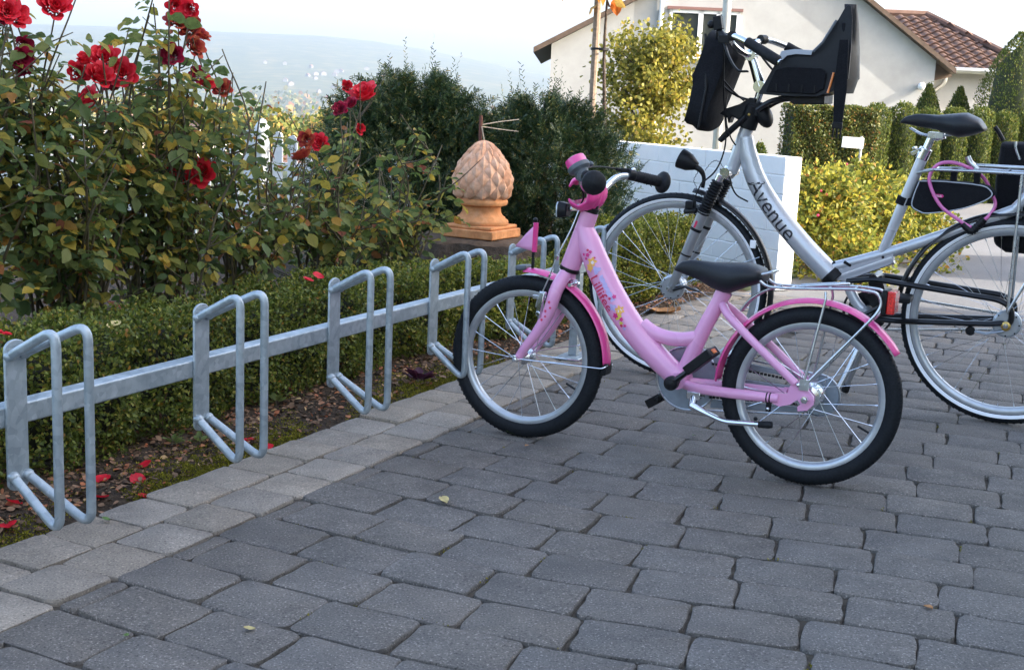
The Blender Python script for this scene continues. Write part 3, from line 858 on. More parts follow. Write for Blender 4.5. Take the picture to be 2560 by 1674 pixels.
# crank, arms, pedals
ck = MB(); ck.tube([V3((.376, .249), -.105), V3((.376, .249), .105)], .010, 12)
ck.tube([V3((.372, .254), .098), V3((.285, .330), .104)], [.017, .012], 12, sy=.6, upref=(0, 1, 0)); ck.tube([V3((.380, .244), -.098), V3((.467, .168), -.104)], [.015, .012], 12)
ck.build('crank', 'black_metal', kid)
cp_ = MB(); lathe_y(cp_, [(.0, .122), (.014, .120), (.0205, .112), (.0205, .094), (.0, .094)], 20, (.372, 0, .254)); cp_.build('crank_cap', 'black_plastic', kid)
for (px, pz, y0, s_, an) in ((.276, .338, .15, 1, .75), (.476, .160, -.15, -1, .6)):
    pd = MB(); rot = Matrix.Rotation(an, 3, 'Y')
    for zz in (-.010, .010): pd.box(Vector((px, y0, pz)) + rot @ Vector((0, 0, zz)), (.086, .080, .007), rot)
    for xx in (-.040, .040): pd.box(Vector((px, y0, pz)) + rot @ Vector((xx, 0, 0)), (.010, .084, .027), rot)
    for yy in (-.037, .037): pd.box(Vector((px, y0 + yy, pz)), (.086, .010, .027), rot)
    pd.tube([Vector((px, y0 - .055 * s_, pz)), Vector((px, y0 + .035 * s_, pz))], .0085, 10)
    po = pd.build('pedal', 'black_plastic', kid, bev=.003)
    rfl = MB(); rfl.box(Vector((px, y0, pz)) + rot @ Vector((-.0455, 0, 0)), (.003, .030, .013), rot); rfl.build('pedal_reflector', 'amber', po)
# folded kickstand
ks = MB(); ks.box(V3((.318, .218), .035), (.040, .050, .022)); ks.tube([V3((.318, .222), .045), V3((.318, .190), .062)], .012, 12)
ks.tube(fillet([V3((.322, .192), .066), V3((.275, .176), .072), V3((.218, .160), .076), V3((.112, .168), .078)], .02), [.0115, .008, .0075, .0075], 10)
kso = ks.build('kickstand', 'chrome', kid, bev=.002)
kt = MB(); kt.tube([V3((.118, .1675), .078), V3((.092, .170), .078), V3((.080, .172), .078)], [.0095, .0105, .009], 12); kt.ball(V3((.128, .182), .078), .006, 8, 6); kt.build('rubber_foot', 'rubber', kso)
bd = MB()
for xx in (.098, .107): bd.tube([V3((xx + .0022, .242), .053), V3((xx - .0022, .242), .053)], .0150, 16)
bd.box(V3((.100, .216), .055), (.014, .012, .026)); bd.build('stay_clamp', 'black_plastic', kid, bev=.002)
bo = MB(); bo.ball(V3((.100, .212), .063), .0055, 10, 6); bo.build('clamp_bolt', 'chrome', kid)
bo = MB(); bo.ball(V3((.022, .290), .062), .007, 10, 6); bo.build('stay_bolt', 'chrome', kid)
for xx in (0, .882):
    bo = MB(); bo.tube([V3((xx, AX), .04), V3((xx, AX), .080)], .0052, 10); lathe_y(bo, [(.0, .074), (.0105, .073), (.0115, .058), (.0, .057)], 6, (xx, 0, AX)); bo.build('axle_nut', 'chrome', kid)
# luggage carrier
ca = MB()
for s_ in (1, -1):
    y = .045 * s_
    ca.tube(fillet([V3((.130, .590), y * .8), V3((.172, .577), y), V3((.141, .549), y), V3((.080, .551), y), V3((-.100, .568), y), V3((-.163, .565), y), V3((-.176, .535), y), V3((-.166, .508), y * 1.1), V3((.004, .292), .060 * s_)], .022, 5), .0042, 8)
    ca.tube(fillet([V3((-.024, .552), y), V3((-.028, .536), y * 1.1), V3((.008, .292), .061 * s_)], .01), .0038, 8)
ca.tube([V3((.130, .590), -.036), V3((.130, .590), .036)], .0042, 8)
for xx, zz in ((.075, .5515), (-.03, .5615), (-.10, .568)): ca.tube([V3((xx, zz), -.045), V3((xx, zz), .045)], .0036, 8)
ca.tube([V3((.07, .556), .0), V3((-.11, .573), 0)], .0036, 8)
ca.tube(fillet([V3((.06, .557), -.03), V3((-.05, .574), -.03), V3((-.085, .577), 0), V3((-.05, .574), .03), V3((.06, .557), .03)], .02), .0034, 8)
ca.tube(catmull([V3((.11, .551), -.02), V3((.15, .535), -.02), V3((.19, .505), -.015), V3((.215, .470), -.01)], 5), .004, 8); ca.tube(catmull([V3((.11, .551), .02), V3((.15, .535), .02), V3((.19, .505), .015), V3((.215, .470), .01)], 5), .004, 8)
for s_ in (1, -1): ca.box(V3((.006, .292), .0615 * s_), (.026, .004, .030))
ca.build('luggage_carrier', 'steel', kid, smooth=60, fix=True)
rl = MB(); rl.box(V3((-.197, .539)), (.022, .074, .062)); ro = rl.build('rear_reflector', 'red_reflector', kid, bev=.004)
rb = MB(); rb.box(V3((-.180, .539)), (.014, .080, .068)); rb.box(V3((-.174, .545)), (.016, .03, .03)); rb.build('reflector_bracket', 'black_plastic', ro, bev=.003)
# stem and handlebar
hb = MB()
hb.tube([V3((.694, .730)), V3((.688, .752)), V3((.684, .770))], .0135, 14)
hb_path = [(.684, 0, .772), (.684, .048, .772), (.685, .100, .792), (.672, .150, .820), (.636, .195, .822), (.566, .300, .804)]
full = [(.571, -.274, .806), (.632, -.197, .821)] + [(x, -y, z) for (x, y, z) in hb_path[3::-1]] + hb_path[1:5] + [(.581, .277, .808)]
hb.tube(fillet(full, .05, 6), .0111, 14)
hb.box((.684, 0, .772), (.036, .046, .036))
hb.build('handlebar', 'chrome', kid, smooth=60)
for s_ in (1, -1):
    a_, b_ = (Vector((.636, .195, .822)), Vector((.566, .300, .804))) if s_ > 0 else (Vector((.632, -.197, .821)), Vector((.546, -.306, .800))); d_ = (b_ - a_).normalized()
    g = MB(); P = [a_ - d_ * .008 + d_ * t for t in (0, .004, .02, .04, .06, .08, .094, .098, .104, .112, .118, .127, .134)]
    g.tube(P, [.0145, .0165, .0165, .0160, .0165, .0160, .0165, .029, .034, .034, .030, .0170, .003], 18)
    for t in np.arange(.012, .085, .009): g.tube([a_ + d_ * t, a_ + d_ * (t + .004)], .0172, 18)
    g.build('grip', 'rubber', kid, smooth=40)
# brake lever on the far side, its cable; bell on the near side
a_, b_ = Vector((.632, -.197, .821)), Vector((.546, -.306, .800)); d_ = (b_ - a_).normalized()
lv = MB(); lv.tube([a_ - d_ * .030, a_ - d_ * .006], .017, 14); lv.box(a_ - d_ * .018 + Vector((.018, 0, .010)), (.034, .024, .020), Matrix.Rotation(.5, 3, 'Z'))
lv.tube(catmull([a_ - d_ * .02 + Vector((.03, 0, .012)), a_ + d_ * .02 + Vector((.040, 0, .012)), a_ + d_ * .06 + Vector((.034, 0, .006)), a_ + d_ * .088 + Vector((.040, 0, .008))], 6), [.008, .0065, .006, .007], 10, sy=.6)
lv.tube([a_ - d_ * .05 + Vector((.022, 0, .012)), a_ - d_ * .02 + Vector((.022, 0, .012))], .0055, 10)
lvo = lv.build('brake_lever', 'black_plastic', kid, bev=.002)
lb = MB(); lb.ball(a_ - d_ * .018 + Vector((-.006, 0, .017)), .007, 10, 6); lb.tube([a_ - d_ * .018 + Vector((.022, 0, .02)), a_ - d_ * .018 + Vector((.022, 0, .025))], .006, 8); lb.build('lever_bolt', 'chrome', lvo)
cable(kid, 'brake_cable', [a_ - d_ * .05 + Vector((.022, 0, .012)), (.700, -.09, .845), (.712, .0, .842), (.712, .06, .828), (.705, .07, .79), (.700, .05, .76), (.715, .03, .735)], .0028)
bl = MB(); bc = Vector((.676, .158, .842)); bax = Vector((.55, -.1, .75)).normalized()
bl.lathe([(.0, .036), (.018, .036), (.0295, .031), (.031, .022), (.031, .008), (.0, .008)], 28, bc, bax)
blo = bl.build('bell', 'hot_pink', kid, smooth=40)
bb = MB(); bb.lathe([(.0, .009), (.0325, .009), (.034, .005), (.033, -.004), (.022, -.012), (.016, -.030), (.0, -.030)], 24, bc, bax); bb.ball(bc + bax * .012 + Vector((-.03, -.02, .004)), (.012, .009, .008), 10, 6)
bb.build('bell_base', 'dark_grey_plastic', blo)
cl = MB(); cl.tube([Vector((.672, .150, .820)) - Vector((-.03, .05, 0)) * .25, Vector((.672, .150, .820)) + Vector((-.03, .05, 0)) * .5], .0165, 14); cl.build('bell_clamp', 'dark_grey_plastic', blo)
# padded cover wrapped round the stem and the lower bar
pdm = MB(); n1, n2 = 30, 20
for i in range(n1 + 1):
    a = R(-150 + 305 * i / n1)
    for j in range(n2 + 1):
        y = -.07 + .14 * j / n2
        bul = 1 - .3 * (abs(y) / .07) ** 3
        cr = .0022 * math.sin(y * 260 + a * 2.2) * (1 - abs(y) / .08) + .0016 * math.sin(a * 7 + y * 90)
        rx, rz = .046 * bul + cr, .052 * bul + cr
        pdm.v.append((.710 - rx * math.cos(a) * 1.0, y, .772 + rz * math.sin(a) - .004))
for i in range(n1):
    for j in range(n2):
        pdm.f.append((i * (n2 + 1) + j, i * (n2 + 1) + j + 1, (i + 1) * (n2 + 1) + j + 1, (i + 1) * (n2 + 1) + j))
pdm.build('handlebar_pad', 'pad_pink', kid, smooth=180, solid=.006)
# headlight, pennant
lp = ((-.021, .688), (.021, .688), (.025, .702), (.025, .726), (.018, .737), (-.018, .737), (-.025, .726), (-.025, .702))
hl = MB(); hl.loft([[(.794, y_, z_) for y_, z_ in lp], [(.766, y_ * .8, z_ * .8 + .142) for y_, z_ in lp]])
hlo = hl.build('headlight', 'black_plastic', kid, bev=.003, fix=True)
hl = MB(); hl.prism([(y_ * .92, .7125 + (z_ - .7125) * .92) for y_, z_ in lp], .7945, .798, 'yz'); hl.build('lens', 'lens_glass', hlo)
hl = MB(); hl.tube([V3((.768, .715)), V3((.715, .722))], .007, 8); hl.box(V3((.742, .720)), (.02, .028, .016)); hl.tube([V3((.722, .728), .0), V3((.722, .728), .034)], .0065, 8); hl.build('lamp_bracket', 'chrome', hlo, bev=.002)
fg = MB(); fg.tube([V3((.868, .528), .01), V3((.868, .590), .01)], .0042, 8); fg.tube([V3((.868, .585), .01), V3((.868, .668), .01)], .0035, 8); fg.ball(V3((.868, .674), .01), .008, 10, 8)
for k in range(8): fg.tube([V3((.868, .532 + k * .006), .01), V3((.868, .535 + k * .006), .01)], .0058, 8)
fgo = fg.build('flag_pole', 'black_plastic', kid)
fm = MB(); ns = 10
for i in range(ns + 1):
    t = i / ns; x = .862 + t * .066; zt = .664 - t * .072; zb = .580 + t * .008
    for j in range(5):
        fm.v.append((x, .012 + .006 * math.sin(t * 5) + .002 * j * t, zb + (zt - zb) * j / 4))
for i in range(ns):
    for j in range(4): fm.f.append((i * 5 + j, (i + 1) * 5 + j, (i + 1) * 5 + j + 1, i * 5 + j + 1))
fm.build('pennant', 'flag_pink', fgo, smooth=180, solid=.0008)
fm = MB(); fm.prism([(.8705, .578), (.8585, .578), (.8585, .667), (.8705, .667)], .006, .0172); fm.build('pennant_sleeve', 'decal_pink', fgo)

# ================================================================== silver adult bicycle
big = thing('adult_bicycle', 'silver low-step adult bicycle with black lettering and child seat behind the pink one', 'bicycle', (1.6967, 4.2976, 0), (R(-1.5), 0, R(154.36)))
BA = .355; FXA = 1.195
wheel(big, 'rear_wheel', 0, BA, .040, .322, .297, .026, 36, hub_r=.030, hub_w=.06, strip=(.3235, .3350), cross=.75)
wheel(big, 'front_wheel', FXA, BA, .040, .322, .297, .026, 36, hub_r=.030, hub_w=.06, strip=(.3235, .3350), cross=.75)
fr = MB()
fr.tube([V3((.953, .982)), V3((1.008, .800))], [.024, .0255], 20)
bdt = catmull([V3(p) for p in [(.962, .930), (.945, .862), (.906, .772), (.836, .674), (.732, .565), (.640, .482), (.600, .447)]], 8)
bdr = [.028, .034, .037, .0385, .0385, .038, .037]
fr.tube(bdt, bdr, 24)
# main beam rising to the rear, with the ribbed plate below it
bm_path = catmull([V3(p) for p in [(.605, .486), (.500, .524), (.393, .566), (.262, .624), (.139, .679), (.02, .738)]], 5)
fr.tube(bm_path, .0195, 16); fr.tube([V3((.024, .736)), V3((-.010, .780)), V3((-.06, .862))], .017, 14)
fr.prism([(.585, .478), (.585, .438), (.520, .462), (.405, .518), (.396, .530), (.398, .556), (.50, .515)], -.018, .018)
fr.tube([V3((.578, .455), 0), V3((.40, .538), 0)], .0215, 8, sx=1.0)
# curved tube down to the bottom bracket
fr.tube(catmull([V3((.590, .495)), V3((.570, .470)), V3((.545, .420)), V3((.515, .370)), V3((.480, .335))], 6), [.016, .017, .018, .019, .019], 14)
fr.tube([V3((.478, .332), -.036), V3((.478, .332), .036)], .022, 18)
fr.tube([V3((.329, .912)), V3((.383, .735)), V3((.437, .560)), V3((.455, .500))], [.0185, .0185, .018, .016], 16)
bframe = fr.build('frame', 'silver_paint', big, smooth=45, fix=True)
wrap_text('lettering', 'Avenue', 'decal_black', bframe, bdt, bdr, .158, .092, .05, xs=.90)
ho = MB(); ho.tube([V3((.432, .5405), .0185), V3((.432, .5405), .0195)], .005, 10); ho.build('plate_hole', 'black_metal', bframe)
cl = MB(); cl.tube([V3((.618, .463)), V3((.592, .440))], .0405, 20); cl.box(V3((.585, .484)), (.06, .03, .018), Matrix.Rotation(-.7, 3, 'Y')); cl.box(V3((.553, .505), .0), (.03, .04, .012), Matrix.Rotation(-.4, 3, 'Y')); cl.build('frame_clamp', 'black_plastic', big, bev=.003)
# suspension fork
fk = MB()
for s_ in (1, -1):
    fk.tube([V3((1.028, .792), .055 * s_), V3((1.088, .640), .055 * s_)], .0155, 14)
fk.tube([V3((1.012, .800), -.066), V3((1.012, .800), .066)], .019, 14); fk.tube([V3((1.004, .812)), V3((1.020, .792))], .026, 18)
fk.build('fork_stanchions', 'chrome', big)
for s_ in (1, -1):
    lo = MB(); lo.tube([V3((1.086, .652), .055 * s_), V3((1.100, .612), .055 * s_), V3((1.160, .440), .055 * s_), V3((1.192, .360), .052 * s_), V3((1.197, .342), .050 * s_)], [.0215, .021, .0185, .0165, .014], 16)
    lo.build('fork_leg', 'fork_grey', big)
    bt = MB(); P = []; rad = []
    for k in range(25):
        t = k / 24; P.append(V3((1.036 + .054 * t, .768 - .126 * t), .055 * s_)); rad.append(.0185 + (.007 if k % 2 else 0))
    bt.tube(P, rad, 18); bt.build('fork_boot', 'rubber', big, smooth=25)
    for (a1, a2, a3) in (((1.108, .590), (1.112, .580), .0225), ((1.142, .490), (1.144, .484), .0205)):
        bb_ = MB(); bb_.tube([V3(a1, .055 * s_), V3(a2, .055 * s_)], a3, 14); bb_.build('cable_tie', 'black_plastic', big)
dc = MB()
dc.box(V3((1.106, .606), .0765), (.008, .0015, .026), Matrix.Rotation(-.35, 3, 'Y')); dc.build('fork_print', 'decal_red', big)
# drum brakes at both hubs
for xx, nm in ((FXA, 'front_brake'), (0, 'rear_brake')):
    db = MB(); lathe_y(db, [(.006, .046), (.040, .046), (.047, .040), (.048, .024), (.040, .020), (.006, .020)], 32, (xx, 0, BA)); dbo = db.build(nm, 'alloy_rim', big)
    for k in range(8):
        a = 2 * math.pi * k / 8; hb_ = MB(); hb_.tube([Vector((xx + .040 * math.cos(a), .0465, BA + .040 * math.sin(a))), Vector((xx + .040 * math.cos(a), .0475, BA + .040 * math.sin(a)))], .003, 8); hb_.build('drum_hole', 'black_metal', dbo)
ar = MB(); ar.tube([V3((FXA - .01, .35), .05), V3((FXA - .055, .365), .05), V3((FXA - .115, .352), .052)], [.014, .009, .006], 10, sy=.6); ar.build('brake_arm', 'black_metal', big)
for xx in (FXA, 0):
    an = MB(); an.tube([V3((xx, BA), -.08), V3((xx, BA), .084)], .005, 10); lathe_y(an, [(.0, .086), (.009, .085), (.010, .072), (.0, .072)], 6, (xx, 0, BA)); an.build('axle_nut', 'chrome', big)
# mudguards
bf = fender(big, 'front_mudguard', 'black_metal', FXA, BA, .380, .052, 98, 196, 44, .014); fender(big, 'rear_mudguard', 'black_metal', 0, BA, .380, .052, 4, 150, 60, .014)
st = MB()
for s_ in (1, -1): st.tube([V3((FXA, BA), .062 * s_), V3((.87, .50), .030 * s_)], .0018, 6)
st.build('mudguard_stay', 'steel', bf)
rp = MB(); rp.box(V3((.898, .545), .028), (.022, .006, .030)); rp.build('stay_clip', 'reflex_strip', bf, bev=.002)
# black rear swing arm with chain
sw = MB()
for s_ in (1, -1):
    y = .058 * s_
    sw.tube(fillet([V3((.545, .445), .03 * s_), V3((.452, .466), y), V3((.33, .458), y), V3((.030, .438), y), V3((-.012, .415), y), V3((-.014, .372), y), V3((-.004, .352), y)], .03), .0125, 8, sy=.8)
    sw.tube(fillet([V3((.470, .322), .04 * s_), V3((.352, .327), y), V3((.055, .352), y), V3((.012, .360), y), V3((-.004, .352), y)], .03), .0145, 8, sy=.7)
sw.tube([V3((.452, .466), -.06), V3((.452, .466), .06)], .016, 12); sw.box(V3((.44, .425)), (.05, .05, .09), Matrix.Rotation(.3, 3, 'Y'))
sw.build('swing_arm', 'black_metal', big, smooth=50)
bx = MB(); lathe_y(bx, [(.0, .074), (.010, .074), (.016, .070), (.016, .064), (.0, .064)], 20, (.0, 0, .352)); bx.build('axle_ring', 'brass', big)
ta = MB(); ta.tube([V3((.005, .335), .056), V3((.06, .318), .056), V3((.108, .322), .056)], [.016, .012, .011], 12, sy=.4); ta.build('torque_arm', 'alloy_rim', big)
tb = MB(); lathe_y(tb, [(.0, .070), (.012, .069), (.016, .064), (.016, .054), (.0, .054)], 16, (.112, 0, .322)); tb.build('torque_clip', 'black_plastic', big)
ch = MB()
for k in range(64):
    t = k / 63
    for za, zb in ((.400, .372), (.262, .320)): ch.box(V3((.48 - .48 * t, za + (zb - za) * t), -.050), (.0075, .006, .008))
tag(ch.build('chain', 'steel', big), kind='stuff')
cr = MB(); lathe_y(cr, [(.02, -.052), (.072, -.052), (.072, -.048), (.02, -.048)], 40, (.478, 0, .332)); lathe_y(cr, [(.085, -.060), (.092, -.058), (.092, -.050), (.085, -.050)], 40, (.478, 0, .332)); cr.build('chain_ring', 'black_metal', big)
ca = MB(); ca.tube([V3((.478, .332), .06), V3((.350, .420), .075)], [.014, .010], 10, sy=.6); ca.tube([V3((.478, .332), -.06), V3((.606, .244), -.075)], [.014, .010], 10, sy=.6); ca.tube([V3((.478, .332), -.075), V3((.478, .332), .075)], .010, 10); ca.build('crank', 'black_metal', big)
for (px, pz, y0) in ((.350, .420, .125), (.606, .244, -.125)):
    pd = MB(); pd.box((px, y0, pz), (.09, .085, .024)); pd.build('pedal', 'black_plastic', big, bev=.006)
# two-leg stand
for s_, mt_ in ((1, 'steel'), (-1, 'fork_grey')):
    ks = MB(); ks.tube(fillet([V3((.462, .300), .03 * s_), V3((.470, .255), .045 * s_), V3((.500, .150), .085 * s_), V3((.545, .022), .125 * s_)], .06), [.012, .0105, .010, .010], 10)
    kso = ks.build('stand_leg', mt_, big, smooth=60); kf = MB(); kf.tube([V3((.541, .034), .1215 * s_), V3((.550, .006), .1285 * s_)], [.013, .0155], 10); kf.build('rubber_foot', 'rubber', kso)
# saddle, post
sp_ = MB(); sp_.tube([V3((.352, .842)), V3((.306, .978))], .0135, 14); sp_.tube([V3((.300, .965)), V3((.268, .975))], .014, 12); sp_.build('seat_post', 'chrome', big)
sc_ = MB(); sc_.tube([V3((.338, .888)), V3((.325, .926))], .022, 18); sc_.box(V3((.352, .915)), (.045, .022, .014), Matrix.Rotation(.5, 3, 'Y')); sc_.tube([V3((.362, .925), -.02), V3((.362, .925), .035)], .006, 8); sc_.build('seat_clamp', 'chrome', big, bev=.002)
srl = MB()
for s_ in (1, -1): srl.tube(catmull([V3((.385, .992), .012 * s_), V3((.34, .972), .02 * s_), V3((.275, .972), .022 * s_), V3((.20, .985), .045 * s_)], 5), .0035, 8)
srl.box(V3((.296, .972)), (.05, .055, .02)); srl.build('saddle_rail', 'steel', big)
sd = saddle_mesh([(.138, 1.010), (.160, 1.040), (.205, 1.055), (.255, 1.046), (.300, 1.040), (.365, 1.043), (.405, 1.033), (.420, 1.014)], [(.138, .990), (.165, .976), (.215, .966), (.262, .978), (.29, .990), (.36, .996), (.420, 1.004)],
                 lambda t: .098 * (1 - .1 * t) if t < .3 else max(.021, .095 - (t - .3) * .19))
sd.build('saddle', 'saddle_black', big, smooth=180)
# rear carrier
rc_ = MB()
for s_ in (1, -1):
    rc_.tube(fillet([V3((.285, .858), .050 * s_), V3((.16, .862), .055 * s_), V3((-.34, .866), .055 * s_), V3((-.36, .866), .03 * s_)], .02), .0055, 8)
    rc_.tube([V3((.005, .86), .056 * s_), V3((.0, .40), .075 * s_)], .005, 8); rc_.tube([V3((-.20, .862), .056 * s_), V3((.0, .40), .075 * s_)], .005, 8)
rc_.tube([V3((.285, .858), -.05), V3((.285, .858), .05)], .0055, 8); rc_.tube([V3((.16, .878), 0), V3((-.34, .882), 0)], .007, 8)
for xx in (.16, .05, -.05, -.15, -.25): rc_.tube([V3((xx, .863), -.055), V3((xx, .863), .055)], .0045, 8)
rc_.tube(fillet([V3((.150, .866), .0), V3((.178, .886), 0), V3((.188, .906), 0)], .01), .0105, 10)
rc_.tube([V3((.345, .842), .015), V3((.285, .858), .05)], .005, 8); rc_.tube([V3((.345, .842), -.015), V3((.285, .858), -.05)], .005, 8)
rc_.build('luggage_carrier', 'steel', big, smooth=60)
# stem, handlebar
hb = MB(); hb.tube([V3((.950, .992)), V3((.925, 1.075))], .0135, 14); hb.tube([V3((.921, 1.112)), V3((.950, 1.190)), V3((.962, 1.215))], [.019, .017, .016], 14); hb.tube([V3((.921, 1.112), -.018), V3((.921, 1.112), .018)], .022, 16); hb.tube([V3((.925, 1.075)), V3((.915, 1.112))], .014, 12)
path = [(.962, 0, 1.222), (.975, .07, 1.226), (1.002, .14, 1.262), (.975, .215, 1.286), (.905, .262, 1.262), (.775, .305, 1.196)]
full = [(x, -y, z) for (x, y, z) in path[::-1]] + path[1:]
hb.tube(fillet(full, .06, 6), .0112, 14); hb.tube([V3((.962, 1.222), -.024), V3((.962, 1.222), .024)], .0205, 16)
hb.build('handlebar', 'chrome', big, smooth=60)
for s_ in (1, -1):
    a_, b_ = Vector((.905, .262 * s_, 1.262)), Vector((.775, .305 * s_, 1.196)); d_ = (b_ - a_).normalized(); g = MB()
    g.tube([a_ + d_ * t for t in (.0, .006, .03, .07, .11, .140, .146)], [.0165, .0175, .017, .018, .0185, .0185, .013], 16); g.build('grip', 'rubber', big, smooth=45)
    lv = MB(); m_ = Vector((.985, .20 * s_, 1.282)); lv.tube([m_ - Vector((0, .016 * s_, 0)), m_ + Vector((-.012, .014 * s_, 0))], .0175, 14)
    lv.box(m_ + Vector((.018, 0, -.012)), (.040, .028, .028))
    lv.tube(catmull([m_ + Vector((.022, 0, -.018)), m_ + Vector((-.012, .03 * s_, -.075)), m_ + Vector((-.05, .05 * s_, -.115)), m_ + Vector((-.09, .062 * s_, -.118))], 6), [.009, .0075, .007, .006], 10, sy=.6)
    lv.build('brake_lever', 'black_plastic', big, bev=.002)
# bell, mirror stalk and gear block standing above the bar
gs = MB(); gs.box((1.058, .11, 1.328), (.030, .030, .048), Matrix.Rotation(.2, 3, 'Y')); gs.ball((1.083, .115, 1.322), .014, 10, 8); gs.tube([(1.052, .11, 1.30), (1.02, .13, 1.275)], .010, 10); gs.tube([(1.066, .095, 1.31), (1.045, .12, 1.285)], .006, 8); gs.build('gear_block', 'black_plastic', big, bev=.004)
cable(big, 'brake_cable', [(1.060, .11, 1.305), (1.066, .10, 1.23), (1.060, .085, 1.15), (1.035, .06, 1.105), (.99, .035, 1.075), (.945, .02, 1.062)], .0042)
cable(big, 'gear_cable', [(1.052, .11, 1.305), (1.054, .10, 1.22), (1.045, .085, 1.15), (1.01, .06, 1.10), (.965, .04, 1.06)], .0032)
cable(big, 'brake_cable', [(1.006, .19, 1.265), (1.025, .12, 1.16), (1.03, .06, 1.03), (1.022, .045, .93), (1.03, .045, .86), (1.055, .05, .80), (1.10, .06, .755)], .003)
cable(big, 'gear_cable', [(1.006, -.19, 1.265), (1.05, -.05, 1.10), (1.03, .03, .99), (1.005, .045, .93), (.985, .04, .90)], .003)
cable(big, 'light_cable', [(1.04, .03, .81), (1.0, .05, .79), (.985, .05, .75), (.965, .045, .72), (.925, .038, .70)], .003)
cable(big, 'brake_cable', [(1.10, .06, .755), (1.12, .062, .70), (1.125, .064, .66), (1.105, .064, .63)], .0025)
# dynamo lamp on its stalk
lp = MB(); lp.lathe([(.0, .046), (.015, .042), (.033, .008), (.038, -.024), (.038, -.030), (.0, -.030)], 24, (1.178, 0, .828), (-.80, 0, -.32))
lpo = lp.build('headlight', 'black_plastic', big, smooth=40)
lg = MB(); lg.lathe([(.0, -.033), (.025, -.0325), (.035, -.0305)], 24, (1.178, 0, .828), (-.80, 0, -.32)); lg.build('lens', 'lens_glass', lpo)
ls = MB(); ls.tube(fillet([(1.150, 0, .812), (1.122, 0, .800), (1.108, 0, .775), (1.112, 0, .735)], .02), [.011, .010, .008, .007], 10); ls.build('lamp_stalk', 'black_plastic', lpo)
w_ = [(1.112, .012, .80)]
for k in range(26): w_.append((1.122 + .018 * math.sin(k * .25) + .003 * (k % 2), .016 + .004 * math.cos(k), .80 - k * .006))
cable(big, 'lamp_wire', w_, .0012, sub=3, n=5)
w_ = []
for k in range(18): w_.append((1.10 - k * .0045, .02, .80 + .038 * math.sin(k / 17 * 3.1) + .003 * (k % 2)))
cable(big, 'lamp_wire', w_, .0012, sub=3, n=5)
rb = MB(); rb.box(V3((1.14, .672), .045), (.035, .03, .03)); rb.tube([V3((1.165, .645), .03), V3((1.11, .655), .06)], .011, 10); rb.build('rim_brake', 'black_plastic', big, bev=.004)

# things carried on the adult bicycle are placed with its own position and heading
BIGM = Matrix.Translation((1.6967, 4.2976, 0)) @ Matrix.Rotation(R(154.36), 4, 'Z') @ Matrix.Rotation(R(-1.5), 4, 'X')
def on_big(name, label, cat):
    o = thing(name, label, cat); o.matrix_world = BIGM; return o
# ---- front child seat
seat = on_big('child_seat', 'black plastic front child seat with tall back on the silver bicycle', 'child seat')
prof = [(.822, 1.236), (.780, 1.242), (.720, 1.240), (.690, 1.276), (.652, 1.350), (.636, 1.390), (.626, 1.400), (.616, 1.396), (.606, 1.36), (.594, 1.262), (.590, 1.150), (.640, 1.108), (.690, 1.086), (.80, 1.083), (.90, 1.088), (.875, 1.135), (.848, 1.190)]
for s_ in (1, -1):
    sw = MB(); sw.prism(prof, .085 * s_, .100 * s_); sw.v = [(x, y * float(np.interp(z, [1.2, 1.3, 1.4], [1, .6, .25])), z) for x, y, z in sw.v]; sw.build('side_wing', 'black_plastic', seat, bev=.006, fix=True)
for s_ in (1, -1):
    y0_, y1_ = .1005 * s_, .1075 * s_
    sp_ = MB(); sp_.prism([(.842, 1.176), (.800, 1.186), (.680, 1.184), (.664, 1.168), (.668, 1.112), (.700, 1.094), (.872, 1.096)], y0_, y1_); sp_.build('side_box', 'fabric_black', seat, bev=.004, fix=True)
    for xx in (.700, .745, .790, .835):
        sl2 = MB(); sl2.box((xx, .1085 * s_, 1.112), (.006, .004, .026)); sl2.build('rib', 'black_plastic', seat)
    wr_ = MB(); wr_.tube([(.716, .102 * s_, 1.238), (.688, .094 * s_, 1.270), (.655, .060 * s_, 1.345)], .0045, 8); wr_.build('wing_highlight', 'dark_grey_plastic', seat)  # raised edge in lighter grey, painting a highlight along the wing
cu_ = MB(); cu_.prism([(.70, 1.13), (.645, 1.16), (.632, 1.25), (.640, 1.34), (.628, 1.34), (.616, 1.25), (.625, 1.15), (.66, 1.118), (.80, 1.104), (.80, 1.118)], -.05, .05); cu_.build('padding', 'fabric_black', seat, bev=.006, fix=True)
bk = MB(); ring = []
for z_, x_, w_ in ((1.10, .622, .084), (1.16, .606, .084), (1.26, .612, .062), (1.33, .618, .042), (1.385, .628, .024), (1.402, .632, .014)):
    ring.append([(x_ - .014, -w_, z_), (x_ - .026, -w_ * .5, z_), (x_ - .030, 0, z_), (x_ - .026, w_ * .5, z_), (x_ - .014, w_, z_), (x_ + .010, w_, z_), (x_ - .004, w_ * .5, z_), (x_ - .008, 0, z_), (x_ - .004, -w_ * .5, z_), (x_ + .010, -w_, z_)])
bk.loft(ring); bk.build('back_shell', 'black_plastic', seat, smooth=60, fix=True)
pn = MB(); pn.prism([(.90, 1.100), (.90, 1.088), (.70, 1.084), (.64, 1.106), (.60, 1.150), (.60, 1.175), (.66, 1.135), (.71, 1.112)], -.084, .084); pn.build('seat_pan', 'black_plastic', seat, fix=True)
at = MB(); at.prism([(.826, 1.2375), (.78, 1.2445), (.718, 1.2425), (.722, 1.226), (.775, 1.228), (.806, 1.222), (.832, 1.196), (.842, 1.202)], .1005, .103); at.build('arm_trim', 'piping_grey', seat, bev=.001, fix=True)
sp2 = MB(); sp2.tube(catmull([(.640, .1025, 1.170), (.648, .1025, 1.13), (.655, .1025, 1.10)], 5), .004, 8); sp2.build('strap_end', 'amber', seat)
